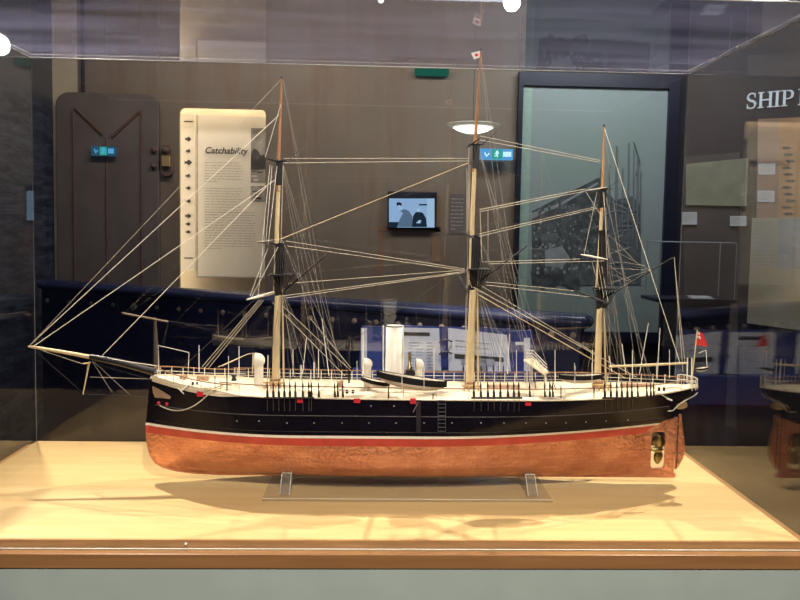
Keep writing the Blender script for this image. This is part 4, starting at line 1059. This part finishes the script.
# aft of the mizzen
rig('backstay', (604,127),(680,363), .00085,'rope_w',0,0,-.03); rig('vang', (674.3,257),(683,372), .0007,'rope_l',0,0,-.05); rig('vang', (674,257),(685,364), .0007,'rope_l',0,0,.05)
for a, b in (((604,268),(650,270)),((603,262),(633,282)),((606,272),(634,283)),((601,286),(651,270)),((605,255),(631,247)),((606,232),(640,266)),((604,245),(652,271)),((606,264),(622,262)),((622,262),(646,266))): rig('gaff_rigging', a, b, .00045,'shroudgrey')
for a, b in (((281,239),(256,242)),((268,248),(250,296)),((263,248),(258,297)),((278,247),(251,298)),((270,165),(262,245)),((272,166),(266,240)),((283,165),(281,243)),((265,158),(281,104)),((277,166),(268,245))): rig('lift', a, b, .0006,'rope_w' if a[0]<279 else 'rope_l', 0, -.02, -.05)
for a, b in (((467,168),(467,232)),((470,165),(469,230)),((468,240),(467,290)),((469,148),(466,385)),((480,210),(482,262)),((488,262),(488,209)),((472,288),(466,270)),((466,296),(465,380))): rig('lift', a, b, .0006,'rope_l', 0, -.01, -.04)
for a, b in (((597,192),(584,255)),((603,192),(609,258)),((604,192),(607,259)),((601,262),(608,302)),((598,262),(604,298)),((592,262),(600,290)),((586,192),(600,214))): rig('lift', a, b, .0006,'rope_l', 0, -.01, -.04)
# shrouds and backstays down to the deadeyes of the near side, mirrored to the far side
def mirror(p): return Vector((p.x, 2*SY0-p.y, p.z))
dead = {'fore':[267.5,273.5,279,284.5,290,295.5,303,309,311.5], 'main':[474,481,488,494,500.5,508,514,519], 'mizzen':[605,611,617,622,627.5,632]}
dead2 = {'fore':[(335,283,80),(338,283,165),(343,282,240),(319,281,160)], 'main':[(530,481,55),(545,479,146),(550,480,240),(553,479,150)], 'mizzen':[(638,604,128),(647,605,190),(651,604,190),(654,604,235)]}
for M_ in masts:
    tu, tv_ = M_['top']
    for k, u in enumerate(dead[M_['n']]):
        y = -.096
        x0_ = S(u,386,y).x; y = -(hb(x0_, ZD(x0_))+.002)
        low = S(u,397,y); mid = S(u-.3,382,y); up = S(tu-1+k*.6, tv_+22, -.006)
        for fn in ((lambda p: p), mirror):
            MB().tube([fn(mid), fn(up)], .00042, 4).build('shroud', 'shroudgrey' if k % 2 else 'rope_d', SH)
            MB().tube([fn(low), fn(lerp(low,mid,.3)), fn(lerp(low,mid,.5)), fn(lerp(low,mid,.7)), fn(mid)], [.0032,.0030,.0011,.0024,.0009], 6).build('deadeye', 'black_fit', SH)
            if fn(low).y < SY0: MB().tube([pxh(u,399)+Vector((0,-.004,0)), pxh(u,411)+Vector((0,-.0012,0))], .0006, 4).build('chainplate', pmat('chainplate_grey', (.10,.085,.08), .4), SH)
    for u, tu_, tv2 in dead2[M_['n']]:
        low = S(u,397,-.100); mid = S(u-.5,383,-.098); up = S(tu_,tv2,-.002)
        for fn in ((lambda p: p), mirror):
            MB().tube([fn(mid), fn(up)], .0004, 4).build('backstay', 'shroudgrey', SH)
            MB().tube([fn(low), fn(lerp(low,mid,.35)), fn(lerp(low,mid,.5)), fn(lerp(low,mid,.7)), fn(mid)], [.0028,.0024,.0011,.0022,.0009], 6).build('deadeye', 'black_fit', SH)
    us = dead[M_['n']]; a, b = us[0]-3, us[-1]+3
    for sd in (1, -1):
        ps = [pxh(lerp(a,b,i/8), 397.5) for i in range(9)]; ps = [p+Vector((0,-.004,0)) for p in ps]
        if sd < 0: ps = [mirror(p) for p in ps]
        MB().tube(ps, .0026, 5).build('channel', 'black_fit', SH)

# ---- deck fittings
def cowl(u, vb, vt, w, dy, name='cowl_vent'):
    b = S(u, vb, dy); t = S(u, vt, dy); k = (SY0+dy)/F; R_ = .0165*(t.z-b.z)/.060+.001; b.z = ZD(b.x)+.004
    mb = MB(); cz_ = t.z-R_; x = b.x+.002
    mb.tube([(x,b.y,b.z),(x,b.y,cz_-R_*.5),(x,b.y,cz_)], [R_*.62,R_*.62,R_*.8], 16, cap=False)
    mb.lathe((x,b.y,cz_), [(0,R_*.85),(R_*.4,R_*.76),(R_*.75,R_*.48),(R_*.95,R_*.1),(R_*1.0,-R_*.35),(R_*1.04,-R_*.55),(R_*.94,-R_*.55),(R_*.85,0),(0,R_*.2)], 20, 'x')
    return mb.build(name, 'boatwhite', SH)
cowl(258,378,353,9,-.02); cowl(366.5,378,358,9,-.03); cowl(418,378,358.5,8.5,-.01)
f0, f1 = S(394,380,.01), S(394,325.5,.01)
MB().lathe((f0.x,f0.y,ZD(f0.x)), [(.0222,0),(.0222,f1.z-ZD(f0.x)),(.0202,f1.z-ZD(f0.x)),(.0202,f1.z-ZD(f0.x)-.02),(0,f1.z-ZD(f0.x)-.02)], 28, sy=.8).build('funnel', 'boatwhite', SH)
MB().lathe((f0.x,f0.y,f1.z-.002), [(.0229,0),(.0229,.0025),(.0208,.0025)], 28, sy=.8).build('funnel_rim', 'black_fit', SH)
for u in (383.3, 403.3): spar('steam_pipe', [S(u,378,-.014), S(u,325.5,-.014)], [.0017,.0017], 'white', 8)
spar('mast_crutch', [S(363,374,.05),S(363,329,.05)], .0016, 'white', 8)
spar('black_pipe', [S(349,383,-.06),S(349,352,-.06),S(349.3,338,-.06)], [.0022,.0022,.0018], 'black_fit', 8)
bn = S(409.5,371,.0); bt = S(409.5,353,.0)
MB().tube([bn, lerp(bn,bt,.25), lerp(bn,bt,.3), lerp(bn,bt,.85), bt], [.0065,.0065,.0036,.0040,.0046], 12).build('steam_whistle', 'brass', SH)
MB().box((bn.x-.009,SY0-.01,bn.z-.01),(bn.x+.012,SY0+.01,bn.z+.002)).build('engine_casing', 'black_fit', SH)
def skylight(u0, u1, v0, v1, dy, mt='sky_brown'):
    a, b = S(u0,v1,dy), S(u1,v1,dy); z0 = ZD(a.x)+.003; z1 = z0+.013; d = .013; y_ = a.y+d
    vs_ = [(a.x,y_-d,z0),(b.x,y_-d,z0),(b.x,y_+d,z0),(a.x,y_+d,z0),(a.x,y_-d*.5,z1),(b.x,y_-d*.5,z1),(b.x,y_+d*.5,z1),(a.x,y_+d*.5,z1)]
    MB().add(vs_, [(0,1,5,4),(1,2,6,5),(2,3,7,6),(3,0,4,7),(4,5,6,7)]).build('skylight', mt, SH)
skylight(488,520,378.5,388,-.012); skylight(623,655,377.5,387,-.012); skylight(196,207,373,378,.0); skylight(179,185,374.5,380,-.01)
MB().lathe(S(340,384,-.03)+Vector((0,0,-.006)), [(.009,0),(.007,.006),(.009,.012),(0,.013)], 14).build('capstan', 'sky_brown', SH)
MB().lathe(S(234,378,-.01)+Vector((0,0,-.006)), [(.007,0),(.004,.008),(.008,.014),(0,.015)], 14).build('windlass', 'black_fit', SH)
for u in (347,353): MB().lathe(S(u,392.5,-.085), [(.0035,-.002),(.0028,.003),(.0035,.006),(0,.0065)], 10).build('bollard', 'black_fit', SH)
for u in (639,644): MB().lathe(S(u+20,390,-.08), [(.0035,-.002),(.0028,.003),(.0035,.006),(0,.0065)], 10).build('bollard', 'black_fit', SH)
for u in (193,197): MB().lathe(S(u,384,-.065), [(.0028,-.002),(.002,.003),(.0028,.005),(0,.0055)], 10).build('bollard', 'black_fit', SH)
# bow frame, boat derrick and slim poles
mb = MB(); mb.tube([S(158.5,372,-.03),S(158.5,345.5,-.03),S(189,352.5,-.03),S(188,375,-.03)], .0009, 6); mb.build('awning_frame', 'white', SH)
mb = MB(); mb.tube([S(218,367,-.03),S(247,354.5,-.03),S(253.5,353,-.03)], .0011, 6).tube([S(222,366,-.045),S(249,353.5,-.03)], .001, 6).tube([S(253,353,-.03),S(252.5,374,-.03)], .0016, 6).build('cat_davit', 'mastwood', SH)
for u, v0, v1, r, ux in ((199,345,372,.0012,0),(228.5,356,380,.0010,0),(239,346,376,.0012,0),(268,355,380,.0013,-.5),(293,349,376,.0010,0),(318.5,349,377,.0010,0),(306.5,338,374,.0010,-4),(322,319,376,.0010,7),(357,361,382,.0009,0),(301,365,378,.0022,0),(314,362,378,.0018,0),
                        (434,348,378,.0012,0),(516.5,350,378,.0010,0),(555,350,380,.0012,0),(509.5,334,374,.0011,-2),(502,333,372,.0009,-3),(592.5,350,376,.0012,0),(632.5,350,378,.0012,0),(622,344,374,.0012,4),(648.5,323,374,.0010,-9),(660,328,379,.0013,-3),(669.5,350,378,.0011,0),(609,356,372,.0012,3),(656.5,362,378,.0010,0),(532,351,360,.0009,0)):
    MB().tube([S(u+ux,v1,.03 if v1 < 378 else -.05),S(u,v0,.03 if v1 < 378 else -.05)], [r, r*.8], 6).build('deck_pole', 'white', SH)
for u in (687,691.5): spar('stern_davit', [S(u,383,-.02),S(u+.5,358,-.02)], .0016, 'boatwhite', 8)
# stern rail lattice
mb = MB()
for i in range(9):
    a = lerp(-1.3, 1.3, i/8); x = .770+.036*math.cos(a); y = SY0+.04*math.sin(a)
    mb.tube([(x,y,ZD(.8)),(x,y,ZD(.8)+.024)], .0010, 5)
for dz in (.012,.024): mb.tube([(.770+.036*math.cos(a), SY0+.04*math.sin(a), ZD(.8)+dz) for a in [lerp(-1.4,1.4,i/10) for i in range(11)]], .0012, 5)
mb.build('taffrail', 'boatwhite', SH)
# bridge with ladder
BR = (SY0-.03)
def B(u, v, k=0): return S(u, v, -.05+k)
mb = MB()
mb.poly([B(523.5,359.5),B(533,358,.04),B(549,371.5,.04),B(544.5,374)], (0,0,-.004))
mb.poly([B(544.5,374),B(549,371.5,.04),B(545,371,.09),B(525,357,.09),B(533,358,.04)], (0,0,-.003))
mb.build('bridge_deck', 'deck', SH)
mb = MB()
for u, v0, v1, k in ((527,363,387,0),(532,366,387,0),(546,373,387,.04),(545,374,387,0),(530,360,386,.08)): mb.tube([B(u,v0,k), B(u,v1,k)], .0013, 5)
mb.build('bridge_leg', 'boatwhite', SH)
mb = MB()
for i in range(7):
    t = i/6; a = lerp(Vector((527,351,0)), Vector((546,366,0)), t); mb.tube([B(a.x,a.y,.02), B(a.x,a.y+8,.02)], .0008, 4)
for d in (0,3,6): mb.tube([B(525,350+d,.02), B(533,350.5+d,.04), B(547,365+d,.02)], .0009, 4)
mb.build('bridge_rail', 'white', SH)
mb = MB(); mb.tube([B(534,374),B(536,390)], .0012, 4).tube([B(547,376),B(553,392)], .0012, 4).tube([B(551,376),B(556,390)], .0009, 4); mb.build('bridge_ladder', 'black_fit', SH)
# boats
def boat(u0, v0, u1, v1, h, w, dy, slope_cut=True):
    """open boat between two stem-head pixels"""
    a, b = S(u0, v0, dy), S(u1, v1, dy); L_ = (b-a)
    n = 16
    def sec(t, k):
        f = max(0.02, math.sin(PI*min(1,max(0,t)))**.45)
        sh = .05*h*((2*t-1)**2)*2
        c = a+L_*t; zt_ = c.z+sh; hw = w*f
        pr = [(-1,0),(-.99,-.50),(-.90,-.66),(-.6,-.85),(-.1,-1.0),(.1,-1.0),(.6,-.85),(.90,-.66),(.99,-.50),(1,0)]
        return [(c.x, c.y+p*hw, zt_+q*h*(.35+.65*f if q < -.5 else 1)) for p, q in pr]
    secs = [sec(i/n, 0) for i in range(n+1)]
    bt = MB(); vs = [v for s_ in secs for v in s_]
    low = [(i*10+j, i*10+j+1, (i+1)*10+j+1, (i+1)*10+j) for i in range(n) for j in range(1, 8)]
    bt.add(vs, low, 0, True); bt.add(secs[0], [tuple(range(10))]); bt.add(secs[-1], [tuple(range(9,-1,-1))])
    o = bt.build('ship_boat', 'boatwhite', SH)
    st = MB()
    for i in range(n):
        pass
    vs = [(x, y+(-.0006 if j < 5 else .0006), z) for s_ in secs for j, (x,y,z) in enumerate(s_)]
    st.add(vs, [(i*10+j, i*10+j+1, (i+1)*10+j+1, (i+1)*10+j) for i in range(n) for j in (0,8)], 0, True)
    st.build('boat_strake', 'black_fit', o)
    cv = MB(); vs = []
    for s_ in secs: vs += [s_[0], tuple((Vector(s_[0])+Vector(s_[9]))/2+Vector((0,0,-.001))), s_[9]]
    cv.add([(x,y,z-.0015) for x,y,z in vs], [(i*3+j, i*3+j+1, (i+1)*3+j+1, (i+1)*3+j) for i in range(n) for j in (0,1)], 0, True)
    cv.build('boat_inside', pmat('boat_inside_grey', (.50,.44,.36), .6, var=.3, scale=150), o)
    return o
o = boat(376.5,371.5,447,382,.030,.0165,-.118)
for u, v in ((402,368),(424,371)): MB().tube([S(u,v-4,-.137),S(u,v+20,-.137)], .0010, 5).build('boat_strap', 'white', o)
boat(361,377,390,383,.018,.012,-.07)
o = boat(558.5,375,603,374.5,.021,.014,-.09)
for u in (574.5,592): MB().tube([S(u,363,-.106),S(u,384,-.106)], .0009, 5).build('boat_strap', 'white', o)
mb = MB(); 
for u in (402,424,575): mb.tube([S(u,392,-.098),S(u,372,-.112),S(u+.5,366,-.118)], .0010, 5)
mb.build('davits', 'white', SH)
# small gig slung at the stern
o = boat(695,368.5,709,366.5,.010,.009,-.02)
MB().tube([S(699,353,-.02),S(706,350,-.02),S(707,366,-.02)], .0009, 5).build('boat_strap', 'white', o)

# ---- clear cradle
CR = empty('clear_cradle', (S(405,500,-.05).x, SY0-.02, BZ)); tag(CR, 'clear acrylic cradle with a flat base and two short uprights under the ship\'s keel', 'cradle')
bx0, bx1 = at(262,502,1.615).x, at(553,502,1.615).x
yb0, yb1 = 1.617, 1.80
MB().box((bx0, yb0, BZ+.0005), (bx1, yb1, BZ+.0075)).build('base_plate', 'plate', CR, bevel=.0008)
for u in (290, 524):
    x = S(u,475).x; top = .963; zk = .930
    prof = [(-.106,BZ+.008),(.048,BZ+.008),(.048,.955),(.040,.955),(.026,.9335),(-.030,.9335),(-.052,.962),(-.066,.962)]
    up = MB(); up.poly([(x-.011, SY0+y_, z_) for y_, z_ in prof], (.022,0,0)); up.build('upright', glassmat('upright_acrylic', (.85,.84,.82), haze=.30, hcol=(.9,.88,.84)) if False else M['upr'], CR, bevel=.0008)
    for dx in (-.011,.011): MB().tube([(x+dx,SY0-.1065,BZ+.008),(x+dx,SY0-.0665,.962)], .0009, 5).build('edge_highlight', 'glass_edge', CR)  # pale tubes painted as highlights along the acrylic edges
    MB().tube([(x-.011,SY0-.0665,.962),(x+.011,SY0-.0665,.962)], .0009, 5).build('edge_highlight', 'glass_edge', CR)
    for z_ in (): MB().tube([(x, SY0-.070, z_), (x, SY0-.060, z_)], .0022, 8).build('fixing_peg', 'silver', CR)
line('edge_highlight', [(bx0,yb0-.0003,BZ+.0075),(bx1,yb0-.0003,BZ+.0075)], .0006, 'glass_edge', CR, 4)
# ------------------------------------------------------------------ unseen room light, added as area lights to brighten walls and case
def area(name, loc, tgt, size, e, col, sy_=None):
    ld = bpy.data.lights.new(name, 'AREA'); ld.energy = e; ld.color = col; ld.size = size; ld.shape = 'RECTANGLE'; ld.size_y = sy_ or size
    lo = bpy.data.objects.new(name, ld); COL.objects.link(lo); lo.location = loc
    lo.rotation_euler = (Vector(tgt)-Vector(loc)).to_track_quat('-Z', 'Y').to_euler(); return lo
area('wall_wash', (-.5, 3.6, 3.2), (-.4, 4.95, 1.6), 2.4, 36, (1,.88,.76), .3)
area('quay_wash', (1.5, 3.9, 3.2), (1.5, 4.95, 1.8), 1.0, 30, (.86,.94,1), .3)
area('right_wash', (2.3, 3.3, 3.2), (2.6, 4.6, 1.7), 1.0, 7, (1,.92,.85), .3)
area('alcove_fill', (-1.05, 5.09, 2.75), (-1.05, 5.13, 1.8), .7, 14, (1,.86,.64), .05)  # unseen strip lights, here and next, added to brighten the alcove board
area('alcove_side_fill', (-1.80, 5.09, 1.7), (-1.0, 5.16, 1.7), .05, 19, (1,.86,.64), 1.4)
area('front_fill', (0, -1.0, 3.2), (0, 1.4, .7), 1.6, 40, (.75,.78,1), 1.0)

w = bpy.data.worlds.new('world'); SC.world = w; w.use_nodes = True
w.node_tree.nodes['Background'].inputs[0].default_value = (.02,.02,.03,1); w.node_tree.nodes['Background'].inputs[1].default_value = .5
vs = SC.view_settings; vs.view_transform = 'Standard'; vs.look = 'None'; vs.gamma = 1; vs.exposure = 0.0; vs.use_curve_mapping = False
try:
    SC.cycles.max_bounces = 14; SC.cycles.transparent_max_bounces = 24; SC.cycles.caustics_reflective = False; SC.cycles.caustics_refractive = False
except Exception: pass
